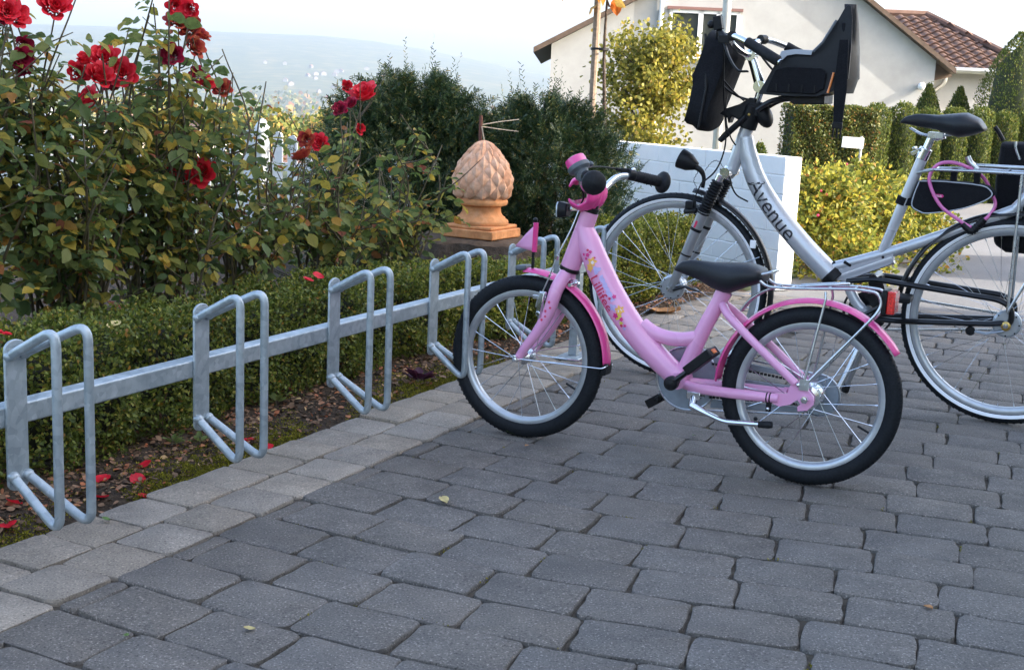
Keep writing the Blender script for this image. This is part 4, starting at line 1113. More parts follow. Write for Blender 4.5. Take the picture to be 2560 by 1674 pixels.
lo = MB(); lo.prism([(.672, 1.092), (.672, 1.060), (.78, 1.056), (.80, 1.070), (.84, 1.082)], -.07, .07); lo.build('seat_foot', 'black_plastic', seat, bev=.004, fix=True)
stp = MB(); stp.prism([(.628, 1.28), (.598, 1.28), (.590, 1.12), (.596, 1.00), (.626, 1.00), (.634, 1.12)], .1015, .108); stp.build('leg_strap', 'fabric_black', seat, fix=True)
bkl = MB(); bkl.box((.612, .105, .992), (.034, .010, .022))
bkl.build('buckle', 'black_plastic', seat, bev=.002)
for dx in (-.012, 0, .012):
    t_ = MB(); t_.tube([(.612 + dx, .105, .984), (.613 + dx * 1.15, .105, .952), (.613 + dx * .9, .105, .948)], [.0035, .003, .002], 6); t_.build('buckle_prong', 'black_plastic', seat)
mt_ = MB(); mt_.tube([(.962, 0, .962), (.938, 0, 1.045)], .036, 18); mt_.build('mounting_block', 'black_plastic', seat, bev=.005)
mt_ = MB(); mt_.prism([(1.060, 1.010), (1.035, 1.030), (.985, 1.048), (.950, 1.072), (.925, 1.070), (.930, 1.02), (.985, .990), (1.012, 1.004), (1.022, .975), (1.030, 1.000)], -.028, .028); mt_.build('bracket', 'black_plastic', seat, bev=.005, fix=True)
mt_ = MB(); mt_.ball((.902, -.005, 1.012), (.030, .040, .050), 16, 10, Matrix.Rotation(.5, 3, 'Y')); mt_.box((.93, 0, 1.03), (.05, .06, .05)); mt_.build('latch', 'black_plastic', seat, bev=.004)
mt_ = MB(); mt_.tube([(1.048, .034, .912), (1.036, .034, .926), (.955, .036, 1.005)], [.009, .012, .011], 10); mt_.build('release_lever', 'black_plastic', seat)
for s_ in (1, -1):
    mt_ = MB(); mt_.tube(fillet([(.915, .045 * s_, 1.03), (.86, .052 * s_, 1.068), (.77, .06 * s_, 1.078)], .03), .010, 10); mt_.build('support_arm', 'black_metal', seat)
bt = MB(); bt.ball((.945, .037, 1.012), .006, 8, 6); bt.build('mount_bolt', 'brass', seat)
# ---- folded black windshield / leg cover hanging in front of the bar
wsd = on_big('handlebar_bag', 'black cloth cover hanging from the handlebar of the silver bicycle', 'cover')
pr = [(1.100, 1.305), (1.052, 1.296), (1.010, 1.284), (1.004, 1.210), (1.038, 1.11), (1.072, 1.005), (1.082, .955), (1.10, .943), (1.128, .945), (1.150, .962), (1.172, .966), (1.160, 1.04), (1.148, 1.105), (1.152, 1.145), (1.128, 1.215)]
wb = MB(); rings = []
for j in range(13):
    y = -.115 + .23 * j / 12; e = 1 - .18 * abs(y / .115) ** 3; ring = []
    cx = 1.088; cz = 1.13
    for k, (x_, z_) in enumerate(pr):
        wob = 1 + .045 * math.sin(k * 2.1 + j * 1.1) + .03 * math.sin(j * 2.3 + k * .7)
        ring.append((cx + (x_ - cx) * e * wob, y, cz + (z_ - cz) * e))
    rings.append(ring)
wb.loft(rings); wb.build('cloth', 'fabric_black', wsd, smooth=70, fix=True)
wt = MB(); wt.tube([(1.110, .09, 1.29), (1.085, .118, 1.10), (1.105, .118, .96)], .005, 8); wt.build('seam', 'black_plastic', wsd)
# ---- frame bag
fb = on_big('frame_bag', 'flat black frame bag with grey piping under the rear carrier', 'bag')
bp = [(.338, .818), (.352, .770), (.356, .728), (.330, .710), (.295, .705), (.190, .728), (.120, .758), (.088, .783), (.096, .803), (.130, .817), (.248, .822)]
bpc = [tuple(p)[0:3:2] for p in [(v.x, 0, v.z) for v in catmull([V3(p) for p in bp + bp[:1]], 4)]][:-1]
bb_ = MB(); bb_.prism(bpc, -.030, .030); bb_.build('pouch', 'fabric_black', fb, bev=.008, fix=True)
pp = MB(); pp.tube([Vector((p[0] - (p[0] - .22) * .05, .0305, p[1] - (p[1] - .765) * .05)) for p in bpc], .0022, 6, closed=True); pp.build('piping', 'piping_grey', fb)
bs = MB(); bs.tube([V3((.383, .755)), V3((.391, .728))], .0215, 16); bs.box(V3((.368, .74)), (.04, .03, .026)); bs.build('strap', 'fabric_black', fb)
for xx in (.225, .150):
    bs = MB(); bs.box(V3((xx, .838)), (.020, .030, .052)); bs.build('strap', 'fabric_black', fb, bev=.002)
lb = MB(); lb.prism([(.282, .764), (.252, .764), (.247, .769), (.252, .775), (.282, .775), (.287, .769)], .0302, .0315); lbo = lb.build('label', 'decal_pink', fb)
def flat_text(name, body, mat, parent, x, z, size, y, flip=True):
    V, F = text_shape(body, size); mb = MB()
    mb.add([(x - a * 1.0, y, z + b) for (a, b, c) in V], F); return mb.build(name, mat, parent, smooth=0)
flat_text('lettering', 'ABUS', 'decal_white', lbo, .2795, .7655, .0105, .0319)
# ---- pannier on the far side of the carrier
pa = on_big('pannier_bag', 'dark pannier bag hanging beyond the rear wheel', 'bag')
pb = MB(); rings = []
for j in range(9):
    y = -.235 + .13 * j / 8; e = 1 - .06 * abs((y + .17) / .065) ** 3
    rings.append([(-.10 + (x_ + .10) * e, y, .775 + (z_ - .775) * e) for x_, z_ in ((.100, .955), (.105, .83), (.098, .66), (.085, .60), (.045, .575), (-.25, .575), (-.30, .61), (-.31, .83), (-.30, .955), (-.10, .962))])
pb.loft(rings); pb.build('body', 'fabric_black', pa, smooth=50, bev=.01, fix=True)
ph = MB(); ph.tube(catmull([(.128, -.17, 1.005), (.112, -.17, .985), (.095, -.17, .958)], 4), .008, 8); ph.build('carry_handle', 'black_plastic', pa)
ph = MB(); ph.tube(catmull([(.03, -.102, .90), (.045, -.10, .935), (.05, -.102, .96)], 4), .0055, 8); ph.build('clasp', 'steel', pa)
# ---- pink cable lock
lk = on_big('cable_lock', 'pink cable lock looped through the frame of the silver bicycle', 'lock')
lc = MB(); lc.tube(catmull([(.146, .045, .672), (.185, .046, .692), (.252, .044, .737), (.292, .042, .800), (.298, .040, .842), (.272, .035, .878), (.225, .025, .884), (.172, .010, .866), (.132, -.045, .833), (.100, -.05, .78), (.086, -.035, .745), (.098, .02, .712), (.122, .04, .690)], 8), .0062, 10); lc.build('cable', 'pink_cable', lk, smooth=180)
lb = MB(); lb.tube([(.176, .046, .682), (.150, .046, .660), (.138, .046, .660)], [.010, .012, .012], 14); lb.tube([(.142, .045, .658), (.108, .042, .704)], .0125, 14)
for k in range(4): lb.tube([(.136 - k * .0065, .0445, .666 + k * .0088), (.133 - k * .0065, .0445, .670 + k * .0088)], .0145, 14)
lb.build('lock_body', 'black_plastic', lk)

# ================================================================== plant materials
leafmat('box_leaf', [(.0, (.05, .072, .014)), (.45, (.115, .155, .026)), (.75, (.20, .235, .038)), (.95, (.34, .31, .055)), (1, (.32, .15, .03))], .35, .45, .3)
leafmat('box_leaf_young_lit', [(.0, (.07, .095, .016)), (.45, (.15, .19, .028)), (.75, (.25, .28, .04)), (.95, (.40, .38, .06)), (1, (.36, .2, .04))], .35, .45, .3)
leafmat('rose_leaf', [(.0, (.075, .125, .042)), (.36, (.13, .19, .055)), (.64, (.20, .23, .06)), (.79, (.34, .30, .06)), (.90, (.52, .38, .06)), (.965, (.40, .17, .05)), (1, (.26, .08, .06))], .5, .5, .3, (.05, .03, .015))
leafmat('yew_leaf', [(.0, (.018, .042, .020)), (.6, (.036, .072, .026)), (.9, (.09, .12, .035)), (1, (.22, .17, .04))], .18, .45, .4)
leafmat('thuja_leaf', [(.0, (.04, .065, .012)), (.5, (.085, .12, .02)), (.85, (.15, .18, .03)), (1, (.22, .18, .04))], .3, .55, .3)
leafmat('hornbeam_leaf', [(.0, (.05, .07, .014)), (.6, (.10, .125, .024)), (.88, (.17, .16, .03)), (1, (.30, .13, .03))], .35, .5, .3)
leafmat('yellow_leaf', [(.0, (.09, .12, .025)), (.35, (.20, .23, .04)), (.7, (.36, .34, .05)), (.92, (.52, .42, .06)), (1, (.38, .16, .04))], .45, .5, .3)
leafmat('birch_leaf', [(.0, (.10, .11, .02)), (.5, (.22, .21, .035)), (.85, (.34, .30, .05)), (1, (.36, .25, .05))], .45, .5, .3)
leafmat('orange_leaf', [(.0, (.30, .20, .03)), (.5, (.55, .25, .03)), (1, (.62, .14, .02))], .45, .5, .3)
leafmat('far_leaf', [(.0, (.04, .07, .02)), (.4, (.10, .13, .03)), (.7, (.22, .20, .05)), (.9, (.34, .22, .06)), (1, (.30, .12, .05))], .3, .7, .2)
leafmat('moss', [(.0, (.09, .09, .008)), (.5, (.20, .19, .018)), (1, (.33, .28, .03))], .2, .8, .2)
leafmat('litter', [(.0, (.07, .04, .024)), (.4, (.20, .12, .07)), (.7, (.34, .20, .12)), (.9, (.45, .14, .06)), (1, (.55, .40, .18))], .15, .7, .3)
leafmat('petal_red', [(.0, (.55, .010, .025)), (.6, (.78, .020, .04)), (1, (.85, .07, .10))], .3, .5, .3)
leafmat('petal_dark', [(.0, (.16, .006, .02)), (.6, (.36, .01, .05)), (1, (.45, .02, .06))], .25, .55, .3)
leafmat('petal_faded', [(.0, (.28, .02, .03)), (.6, (.45, .05, .03)), (1, (.50, .16, .06))], .3, .6, .3)
leafmat('petal_orange', [(.0, (.60, .12, .03)), (1, (.70, .25, .06))], .3, .5, .3)
plain('cane', (.075, .06, .03), .6, 0, 0, .4, .3, 40)
plain('cane_brown', (.11, .06, .035), .7, 0, 0, .4, .3, 40)
plain('dark_core', (.012, .014, .006), .9)
noisy('bark', [(.25, (.03, .022, .016)), (.55, (.09, .068, .052)), (.8, (.16, .13, .11))], 22, 8, .95, 1.0, .02)
noisy('cut_wood', [(.3, (.055, .036, .024)), (.7, (.12, .085, .058))], 30, 6, .9, .5, .01)
noisy('terracotta', [(.25, (.50, .20, .08)), (.55, (.64, .29, .12)), (.8, (.70, .40, .22))], 11, 7, .8, .3, .004, scale2=40, stops2=[(.35, (.84, .82, .8)), (.65, (1.06, 1.06, 1.06))])
noisy('terracotta_pale', [(.2, (.50, .22, .11)), (.45, (.66, .37, .23)), (.75, (.74, .52, .39))], 13, 7, .8, .35, .004, scale2=45, stops2=[(.35, (.82, .80, .78)), (.65, (1.08, 1.08, 1.08))])
noisy('white_brick_paint', [(.25, (.80, .81, .81)), (.7, (.88, .885, .885))], 7, 6, .6, .2, .003)
plain('white_paint', (.80, .81, .82), .45, 0, 0, .04, .1, 20)
# single leaves: colour from the object, not from the island
def single_leaf(src, name):
    mt = MATS[src].copy(); mt.name = name; MATS[name] = mt; nt = mt.node_tree
    g = [n for n in nt.nodes if n.type == 'NEW_GEOMETRY'][0]; oi = nd(nt, 'ShaderNodeObjectInfo')
    for l in list(g.outputs['Random Per Island'].links): nt.links.new(oi.outputs['Random'], l.to_socket)
single_leaf('rose_leaf', 'rose_leaf_single')

tag(leaves('joint_moss', JM, rdir(len(JM)) + np.array([0, 0, .9]), rdir(len(JM)) + np.array([0, 0, .4]), rng.uniform(.003, .007, len(JM)), .0035, 'moss', None, T_BOX), kind='stuff')

# ================================================================== low box hedge beside the rack
hedge = thing('box_hedge', 'low clipped box hedge running behind the cycle rack', 'hedge', uv(3.5, -2.6, 0))
def hedge_front(u): return np.interp(u, [.5, 3, 4.3, 4.9, 5.8, 6.6, 7.2], [-2.42, -2.455, -2.45, -2.36, -2.28, -2.20, -2.15])
def hedge_h(u): return np.interp(u, [.5, 2.5, 4.5, 5.4, 6.2, 7.2], [.345, .35, .33, .255, .38, .42])
def hedge_d(u): return np.interp(u, [.5, 4.6, 5.0, 5.8, 6.3, 7.2], [.30, .30, .22, .22, .34, .34])
def uv_np(u, v, z): return np.stack([u * UX + v * VX, u * UY + v * VY, z], -1)
core = MB(); rg = []
for u_ in np.linspace(.5, 6.95, 40):
    f_ = hedge_front(u_) - .05; h_ = hedge_h(u_) - .045; d_ = hedge_d(u_) - .09
    rg.append([uv(u_, f_ - .03, .05), uv(u_, f_, .14), uv(u_, f_ - .01, h_ - .03), uv(u_, f_ - .04, h_), uv(u_, f_ - d_, h_), uv(u_, f_ - d_ - .02, .06)])
core.loft(rg); core.build('twig_core', 'dark_core', hedge, smooth=0, fix=True)
def hedge_leaves(n, face):
    u = rng.uniform(.5, 7.0, n)
    # more leaves where the hedge is near the camera frame
    f = hedge_front(u); h = hedge_h(u); d = hedge_d(u)
    lump = .022 * np.sin(u * 9.3) * np.sin(u * 4.1 + 1) + .014 * np.sin(u * 27) + rng.normal(0, .008, n)
    dep = rng.exponential(.016, n)
    if face == 'front':
        z = rng.beta(1.0, .95, n) * (h + .01); v = f - dep + lump - np.clip(.10 - z, 0, .1) * .35; nn = np.tile(np.array([VX, VY, .15]), (n, 1))
        vz = np.sin(z * 31 + u * 13) * .012; v = v + vz
    elif face == 'top':
        v = f - rng.uniform(-.01, 1, n) * d; z = h - dep * .8 + lump + .012 * np.sin(v * 40 + u * 22); nn = np.tile(np.array([0, 0, 1.]), (n, 1))
    else:
        z = rng.uniform(.05, 1, n) * h; v = f - d + dep; nn = np.tile(np.array([-VX, -VY, .1]), (n, 1))
    P = uv_np(u, v, z)
    N = unit(nn + .75 * rdir(n)); A = unit(rdir(n) + .5 * nn + np.array([0, 0, .35]))
    return P, A, N
def twigs_of(P, A, N, k, spread):
    """k small leaves around each point, as on a short twig"""
    n = len(P); P2 = np.repeat(P, k, 0) + rng.normal(0, spread, (n * k, 3)); A2 = unit(np.repeat(A, k, 0) + .7 * rdir(n * k)); N2 = unit(np.repeat(N, k, 0) + .6 * rdir(n * k))
    return P2, A2, N2
Ps, As, Ns = [], [], []
for cnt, fc in ((21000, 'front'), (12500, 'top'), (2500, 'back')):
    a_, b_, c_ = twigs_of(*hedge_leaves(cnt, fc), 3, .008); Ps.append(a_); As.append(b_); Ns.append(c_)
# the hedge's free end, by the white wall
n = 900; u = 6.98 + rng.exponential(.01, n) * -1 + .02 * rng.normal(size=n); v = hedge_front(7) - rng.uniform(0, .34, n); z = rng.uniform(.02, .42, n)
a_, b_, c_ = twigs_of(uv_np(u, v, z), unit(rdir(n) + np.array([UX, UY, .3])), unit(rdir(n) * .7 + np.array([UX, UY, 0])), 3, .008); Ps.append(a_); As.append(b_); Ns.append(c_)
P = np.concatenate(Ps); A = np.concatenate(As); N = np.concatenate(Ns)
L = rng.uniform(.011, .019, len(P))
young = (P[:, 0] * UX + P[:, 1] * UY) + rng.normal(0, .35, len(P)) > 4.6       # fresher growth towards the wall, its light also put into the colour
tag(leaves('foliage', P[~young], A[~young], N[~young], L[~young], L[~young] * .62, 'box_leaf', hedge, T_BOX), kind='stuff')
tag(leaves('young_lit_foliage', P[young], A[young], N[young], L[young] * 1.15, L[young] * .75, 'box_leaf_young_lit', hedge, T_BOX), kind='stuff')
# bare woody stems under the hedge
ws = MB()
for k in range(150):
    u_ = random.uniform(1.4, 6.9); v_ = float(hedge_front(u_)) - random.uniform(.05, .15)
    ws.tube([uv(u_, v_, -.01), uv(u_ + random.gauss(0, .03), v_ + random.gauss(.0, .02), .08), uv(u_ + random.gauss(0, .05), v_ + random.gauss(.02, .03), .17)], [.005, .004, .002], 5, False)
tag(ws.build('stems', 'cane_brown', hedge), kind='stuff')
for c in hedge.children: c.location = -hedge.location

# ================================================================== roses
RLEAF = []
for k in range(5):
    T, F = T_ROSE; q_ = MB(); bend = random.uniform(-.12, .05); fold = random.uniform(.6, 1.6)
    q_.v = [(t[0], t[1] * .68, t[2] * fold + bend * t[0] ** 2) for t in T]; q_.f = [tuple(f) for f in F]
    RLEAF.append(q_.mesh('leaf', 'rose_leaf_single', 180))
def petal_rose(r_, seed, mat, open_=1.0):
    """rose bloom of overlapping cupped petals round a tight spiral heart"""
    rr_ = random.Random(seed); mb = MB()
    for ringi, (cnt, rad, tilt, size) in enumerate(((3, .08, 4, .50), (4, .18, 8, .62), (5, .30, 15, .72), (6, .44, 27 * open_, .80), (7, .56, 46 * open_, .82))):
        for k in range(cnt):
            a = 2 * math.pi * (k + .37 * ringi) / cnt + rr_.gauss(0, .12); tl = R(tilt + rr_.gauss(0, 6)); o0 = len(mb.v); nw, nh = 5, 4
            for j in range(nh + 1):
                t = j / nh
                for i in range(nw + 1):
                    s_ = -1 + 2 * i / nw
                    w_ = size * (.42 + .75 * math.sin(math.pi * min(1, .12 + t * .78))) * .62
                    # curl outward at the rim
                    rad_ = rad + math.sin(tl) * size * t - .16 * size * s_ * s_ * (1 - .3 * t) + (.10 * size * max(0, t - .7) / .3)
                    hz = -.35 + math.cos(tl) * size * t * 1.25 - .05 * abs(s_) * t - (.10 * max(0, t - .75) / .25)
                    an = s_ * w_ / max(.28, rad_ + .12)
                    x = rad_ * math.cos(a + an); y = rad_ * math.sin(a + an)
                    mb.v.append(((x + rr_.gauss(0, .008)) * r_, (y + rr_.gauss(0, .008)) * r_, hz * r_))
            for j in range(nh):
                for i in range(nw): mb.f.append((o0 + j * (nw + 1) + i, o0 + j * (nw + 1) + i + 1, o0 + (j + 1) * (nw + 1) + i + 1, o0 + (j + 1) * (nw + 1) + i))
    return mb.mesh('rose_bloom', mat, 60)
BLOOM = {'r': [petal_rose(1, s_, 'petal_red') for s_ in (1, 2, 3)], 'd': [petal_rose(1, s_, 'petal_dark', .8) for s_ in (4, 5)], 'f': [petal_rose(1, s_, 'petal_faded', 1.15) for s_ in (6, 7)], 'b': [petal_rose(1, 8, 'petal_red', .35)], 'o': [petal_rose(1, 9, 'petal_orange', .4)]}
blooms = [(-1.366, 4.216, 1.106, .038, 'r'), (-1.372, 4.047, 1.093, .026, 'b'), (-1.403, 4.07, 1.051, .030, 'r'), (-1.338, 4.086, 1.047, .039, 'r'), (-1.295, 4.166, 1.057, .040, 'r'), (-1.367, 4.302, 1.017, .031, 'd'), (-1.421, 4.215, .967, .039, 'r'),
 (-1.392, 3.854, 1.243, .040, 'r'), (-1.52, 3.881, 1.213, .036, 'r'), (-1.544, 3.844, 1.193, .024, 'd'), (-1.451, 3.649, 1.211, .028, 'r'), (-1.196, 4.452, 1.291, .027, 'r'), (-1.134, 4.396, 1.279, .028, 'r'), (-1.19, 4.463, 1.246, .038, 'f'),
 (-1.149, 4.466, 1.222, .032, 'f'), (-1.167, 4.678, 1.209, .029, 'f'), (-1.139, 4.488, 1.16, .032, 'f'), (-1.168, 4.308, 1.122, .033, 'd'), (-1.481, 3.829, 1.12, .026, 'd'), (-1.46, 3.762, 1.086, .028, 'd'), (-1.464, 3.788, 1.056, .023, 'd'),
 (-1.183, 4.689, 1.064, .027, 'd'), (-1.101, 4.505, 1.037, .021, 'r'), (-1.081, 4.633, 1.022, .030, 'f'), (-1.203, 4.524, .725, .036, 'r'), (-1.195, 4.681, .737, .030, 'r'), (-1.104, 4.444, .729, .041, 'r'), (-.738, 5.412, 1.048, .026, 'b'),
 (-.668, 5.434, 1.024, .052, 'r'), (-.735, 5.211, .955, .027, 'd'), (-.712, 5.343, .978, .026, 'd'), (-.846, 4.956, .782, .040, 'f'), (-.826, 5.267, .816, .033, 'r'), (-.676, 5.374, .876, .024, 'b'), (-.577, 5.765, .681, .017, 'o'), (-.832, 4.98, .84, .027, 'f')]
bushes = [  # u, v, height, spread, canes, label
 (2.55, -3.05, 1.42, .30, 13, 'red rose bush cut off by the left edge of the picture'),
 (3.02, -3.02, 1.42, .30, 16, 'tall red rose bush with the biggest cluster of open blooms'),
 (3.45, -3.05, 1.40, .30, 15, 'tall red rose bush with old brownish blooms at its top'),
 (3.92, -3.00, 1.10, .30, 12, 'rose bush with two red blooms low in front of the pickets'),
 (4.42, -3.00, .98, .28, 12, 'rose bush with faded red blooms in front of the white fence'),
 (4.86, -3.00, .96, .26, 11, 'yellowing rose bush whose bloom stands before the dark yew'),
 (5.02, -2.98, .60, .13, 6, 'short rose bush with orange bud next to the tree stump')]
bobj = []
for bi, (bu, bv, bh, bs, nc, lab) in enumerate(bushes):
    base = uv(bu, bv, 0); t = thing('rose_bush', lab, 'rose bush', base, (0, 0, 0), 'rose bushes behind the box hedge'); bobj.append((t, base))
my = [[] for _ in bushes]
for b_ in blooms:
    p = Vector(b_[:3]); k = min(range(len(bushes)), key=lambda i: (bobj[i][1].xy - p.xy).length + (0.35 if bushes[i][2] < p.z - .12 else 0)); my[k].append(b_)
cam_p = np.array([0, 0, CAM_H])
def to_cam(b_): return Vector((.22, -.95, .18)).normalized()      # the blooms look out over the forecourt
for bi, (bu, bv, bh, bs, nc, lab) in enumerate(bushes):
    t, base = bobj[bi]; r_ = random.Random(40 + bi); cm = MB(); LP, LA, LN, LL = [], [], [], []
    ends = []
    for b_ in my[bi]: ends.append(Vector(b_[:3]) - base)
    for k in range(int(nc * 1.45)):
        a = r_.uniform(0, 2 * math.pi); q_ = bs * math.sqrt(r_.random()); ends.append(Vector((math.cos(a) * q_, math.sin(a) * q_, bh * (r_.uniform(.45, .8) if k % 2 else r_.uniform(.6, 1.0)))))
    for ei, e in enumerate(ends):
        isb = ei < len(my[bi])
        a = r_.uniform(0, 2 * math.pi); st_ = Vector((math.cos(a) * .07, math.sin(a) * .07, -.02)); mid = st_.lerp(e, .5) + Vector((r_.gauss(0, .05), r_.gauss(0, .05), .04))
        tip = e - Vector((0, 0, .02)) if isb else e
        path = catmull([st_, st_.lerp(mid, .5) + Vector((r_.gauss(0, .015), r_.gauss(0, .015), 0)), mid, mid.lerp(tip, .5) + Vector((r_.gauss(0, .045), r_.gauss(0, .045), 0)), tip], 5)
        cm.tube(path, [.0062, .0055, .0045, .0035, .0022], 6, False)
        stems = [path[int(len(path) * .22):]]
        for q2 in range(r_.randint(2, 4)):
            i0 = r_.randint(int(len(path) * .3), len(path) - 3); d = Vector((r_.gauss(0, 1), r_.gauss(0, 1), r_.uniform(.3, 1.4))).normalized() * r_.uniform(.10, .26); sp2 = catmull([path[i0], path[i0] + d * .5 + Vector((0, 0, -.01)), path[i0] + d], 4)
            cm.tube(sp2, [.0032, .0026, .0016], 5, False); stems.append(sp2)
        for sp2 in stems:
            ln = sum((sp2[i + 1] - sp2[i]).length for i in range(len(sp2) - 1)); nlv = max(2, int(ln / (.041 if bi < 3 else .047)))
            for q3 in range(nlv):
                f = (q3 + r_.random()) / nlv * (len(sp2) - 1.001); i0 = int(f); p = sp2[i0].lerp(sp2[i0 + 1], f - i0)
                if p.z < .16 and r_.random() < .7: continue
                if p.z < .42 and r_.random() < .55: continue
                if bi > 2 and p.z > .55 and r_.random() < .28: continue
                wp = p + base
                if any((wp - Vector(b_[:3])).length < b_[3] * 2.0 or ((wp - Vector(b_[:3])).length < .30 and (wp - Vector(b_[:3])).cross(to_cam(b_)).length < b_[3] * 1.5 and (wp - Vector(b_[:3])).dot(to_cam(b_)) > 0) for b_ in blooms): continue
                ang = r_.uniform(0, 2 * math.pi); out = Vector((math.cos(ang), math.sin(ang), r_.uniform(-.35, .45))).normalized()
                size = r_.choice((r_.uniform(.022, .040), r_.uniform(.034, .058))); ra_ = size * 2.0; side = out.cross(Vector((0, 0, 1))).normalized(); nrm = (Vector((0, 0, 1)) * .7 + out * r_.uniform(.1, 1.0) + Vector((r_.gauss(0, .3), r_.gauss(0, .3), 0))).normalized()
                droop = Vector((0, 0, -1)) * r_.uniform(.1, .6)
                spots_ = [(ra_, out + droop, 1.15), (ra_ * .62, out * .55 + side, 1.0), (ra_ * .62, out * .55 - side, 1.0)]
                if r_.random() < .75: spots_ += [(ra_ * .25, out * .45 + side, .8), (ra_ * .25, out * .45 - side, .8)]
                for (dd, ax_, sc_2) in spots_:
                    if r_.random() < .12: continue
                    LP.append(p + out * dd + droop * dd); LA.append(ax_ + droop + Vector((r_.gauss(0, .25), r_.gauss(0, .25), r_.gauss(0, .25)))); LN.append(nrm + Vector((r_.gauss(0, .3), r_.gauss(0, .3), r_.gauss(0, .3)))); LL.append(size * sc_2)
    tag(cm.build('canes', 'cane', t, smooth=180), kind='stuff')
    LP = np.array(LP); LA = unit(np.array(LA)); LN = unit(np.array(LN)); LL = np.array(LL)
    W3 = LP + np.array(base); dist = np.linalg.norm(W3 - cam_p, axis=1)
    # the leaves nearest the camera are leaves of their own, the rest one mass
    sxy = np.array([screen(w) for w in W3]); vis = (np.abs(sxy[:, 0]) < .5) & (np.abs(sxy[:, 1]) < .33)
    score = dist - LL * 6 + np.where(vis, 0, 50); order = np.argsort(score); nsing = min(70, int(vis.sum())); single = order[:nsing]; mass = order[nsing:]
    for k in single:
        ax_ = Vector(LA[k]); n_ = Vector(LN[k]); bx_ = n_.cross(ax_).normalized(); n_ = ax_.cross(bx_)
        o = link(bpy.data.objects.new('leaf', RLEAF[int(k) % 5]), t); mm = Matrix.Identity(4)
        for i in range(3): mm[i][0] = ax_[i] * LL[k]; mm[i][1] = bx_[i] * LL[k]; mm[i][2] = n_[i] * LL[k]
        mm.translation = Vector(LP[k]); o.matrix_local = mm
    tag(leaves('foliage', LP[mass], LA[mass], LN[mass], LL[mass], LL[mass] * .68, 'rose_leaf', t, T_ROSE, True), kind='stuff')
    for i, (x, y, z, rad, kd) in enumerate(my[bi]):
        o = link(bpy.data.objects.new('rose_bloom', BLOOM[kd][i % len(BLOOM[kd])]), t); o.location = Vector((x, y, z)) - base; o.scale = (rad * 1.12, rad * 1.12, rad * 1.12)
        to = (Vector((0, 0, CAM_H)) - Vector((x, y, z))).normalized(); ax_ = (to * (1.1 if kd in 'rd' else .5) + Vector((r_.gauss(0, .35), r_.gauss(0, .3), .5 + r_.gauss(0, .25)))).normalized()
        o.rotation_euler = ax_.to_track_quat('Z', 'Y').to_euler()
        sx_ = MB(); sx_.ball((0, 0, -.42), (.2, .2, .22), 8, 6)
        for q2 in range(5):
            a = q2 * 1.2566; sx_.tube([(.1 * math.cos(a), .1 * math.sin(a), -.38), (.45 * math.cos(a), .45 * math.sin(a), -.30), (.75 * math.cos(a), .75 * math.sin(a), -.42)], [.07, .06, .01], 4, False)
        sx_.build('calyx', 'cane', o)

# ================================================================== soil dressing
n = 4600; u = rng.uniform(1.3, 4.6, n); v = -2.168 - rng.exponential(.06, n)
keep = (np.sin(u * 5.1) + .6 * np.sin(u * 13 + v * 20) + rng.normal(0, .4, n)) > -.35; u, v = u[keep], v[keep]
k_ = 9; U = np.repeat(u, k_) + rng.normal(0, .010, len(u) * k_); Vv = np.minimum(np.repeat(v, k_) + rng.normal(0, .008, len(u) * k_), -2.160); Z = np.array([bed_z(a, b) for a, b in zip(u, v)]); Z = np.repeat(Z, k_) + rng.uniform(-.002, .005, len(U))
tag(leaves('moss_cushions', uv_np(U, Vv, Z), rdir(len(U)) + np.array([0, 0, .8]), rdir(len(U)) + np.array([0, 0, .5]), rng.uniform(.004, .008, len(U)), .004, 'moss', None, T_BOX), kind='stuff')
n = 9000; u = rng.uniform(1.2, 7.1, n); ed = np.array([edge_v(a) for a in u]); v = ed - .02 - rng.beta(1.3, 1.6, n) * .5
Z = np.array([bed_z(a, b - (edge_v(a) + 2.16)) for a, b in zip(u, v)]) + .004; Ln = rng.uniform(.006, .026, n)
tag(leaves('leaf_litter', uv_np(u, v, Z), rdir(n) * np.array([1, 1, .35]), rdir(n) * .55 + np.array([0, 0, 1.]), Ln, Ln * rng.uniform(.4, .9, n), 'litter', None, T_OVAL), kind='stuff')
# clods
cl = MB()
for k in range(420):
    u_ = random.uniform(1.3, 6.9); v_ = edge_v(u_) - random.uniform(.05, .42); s_ = random.uniform(.004, .013)
    cl.ball(uv(u_, v_, bed_z(u_, v_ - (edge_v(u_) + 2.16)) + s_ * .3), (s_ * random.uniform(.7, 1.3), s_ * random.uniform(.7, 1.3), s_ * .75), 6, 4, Matrix.Rotation(random.uniform(0, 6), 3, 'Z'))
tag(cl.build('soil_clods', 'soil', None, smooth=180), kind='stuff')
def curled_leaf(name, mat, size, seed, wid=.75):
    r_ = random.Random(seed); mb = MB(); n1 = 7
    for i in range(n1 + 1):
        t = i / n1; w_ = size * wid * .5 * math.sin(math.pi * (.06 + .9 * t)) ** .8
        for j in range(5):
            s_ = -1 + j / 2
            mb.v.append(((t - .5) * size, s_ * w_ + r_.gauss(0, .02) * size, size * (.10 * s_ * s_ + .10 * math.sin(t * 3 + seed) + r_.gauss(0, .012)) + .002))
    for i in range(n1):
        for j in range(4): mb.f.append((i * 5 + j, (i + 1) * 5 + j, (i + 1) * 5 + j + 1, i * 5 + j + 1))
    return mb.mesh(name, mat, 180)
PET = [curled_leaf('rose_petal', 'petal_red', .042, 20 + k, 1.05) for k in range(4)]
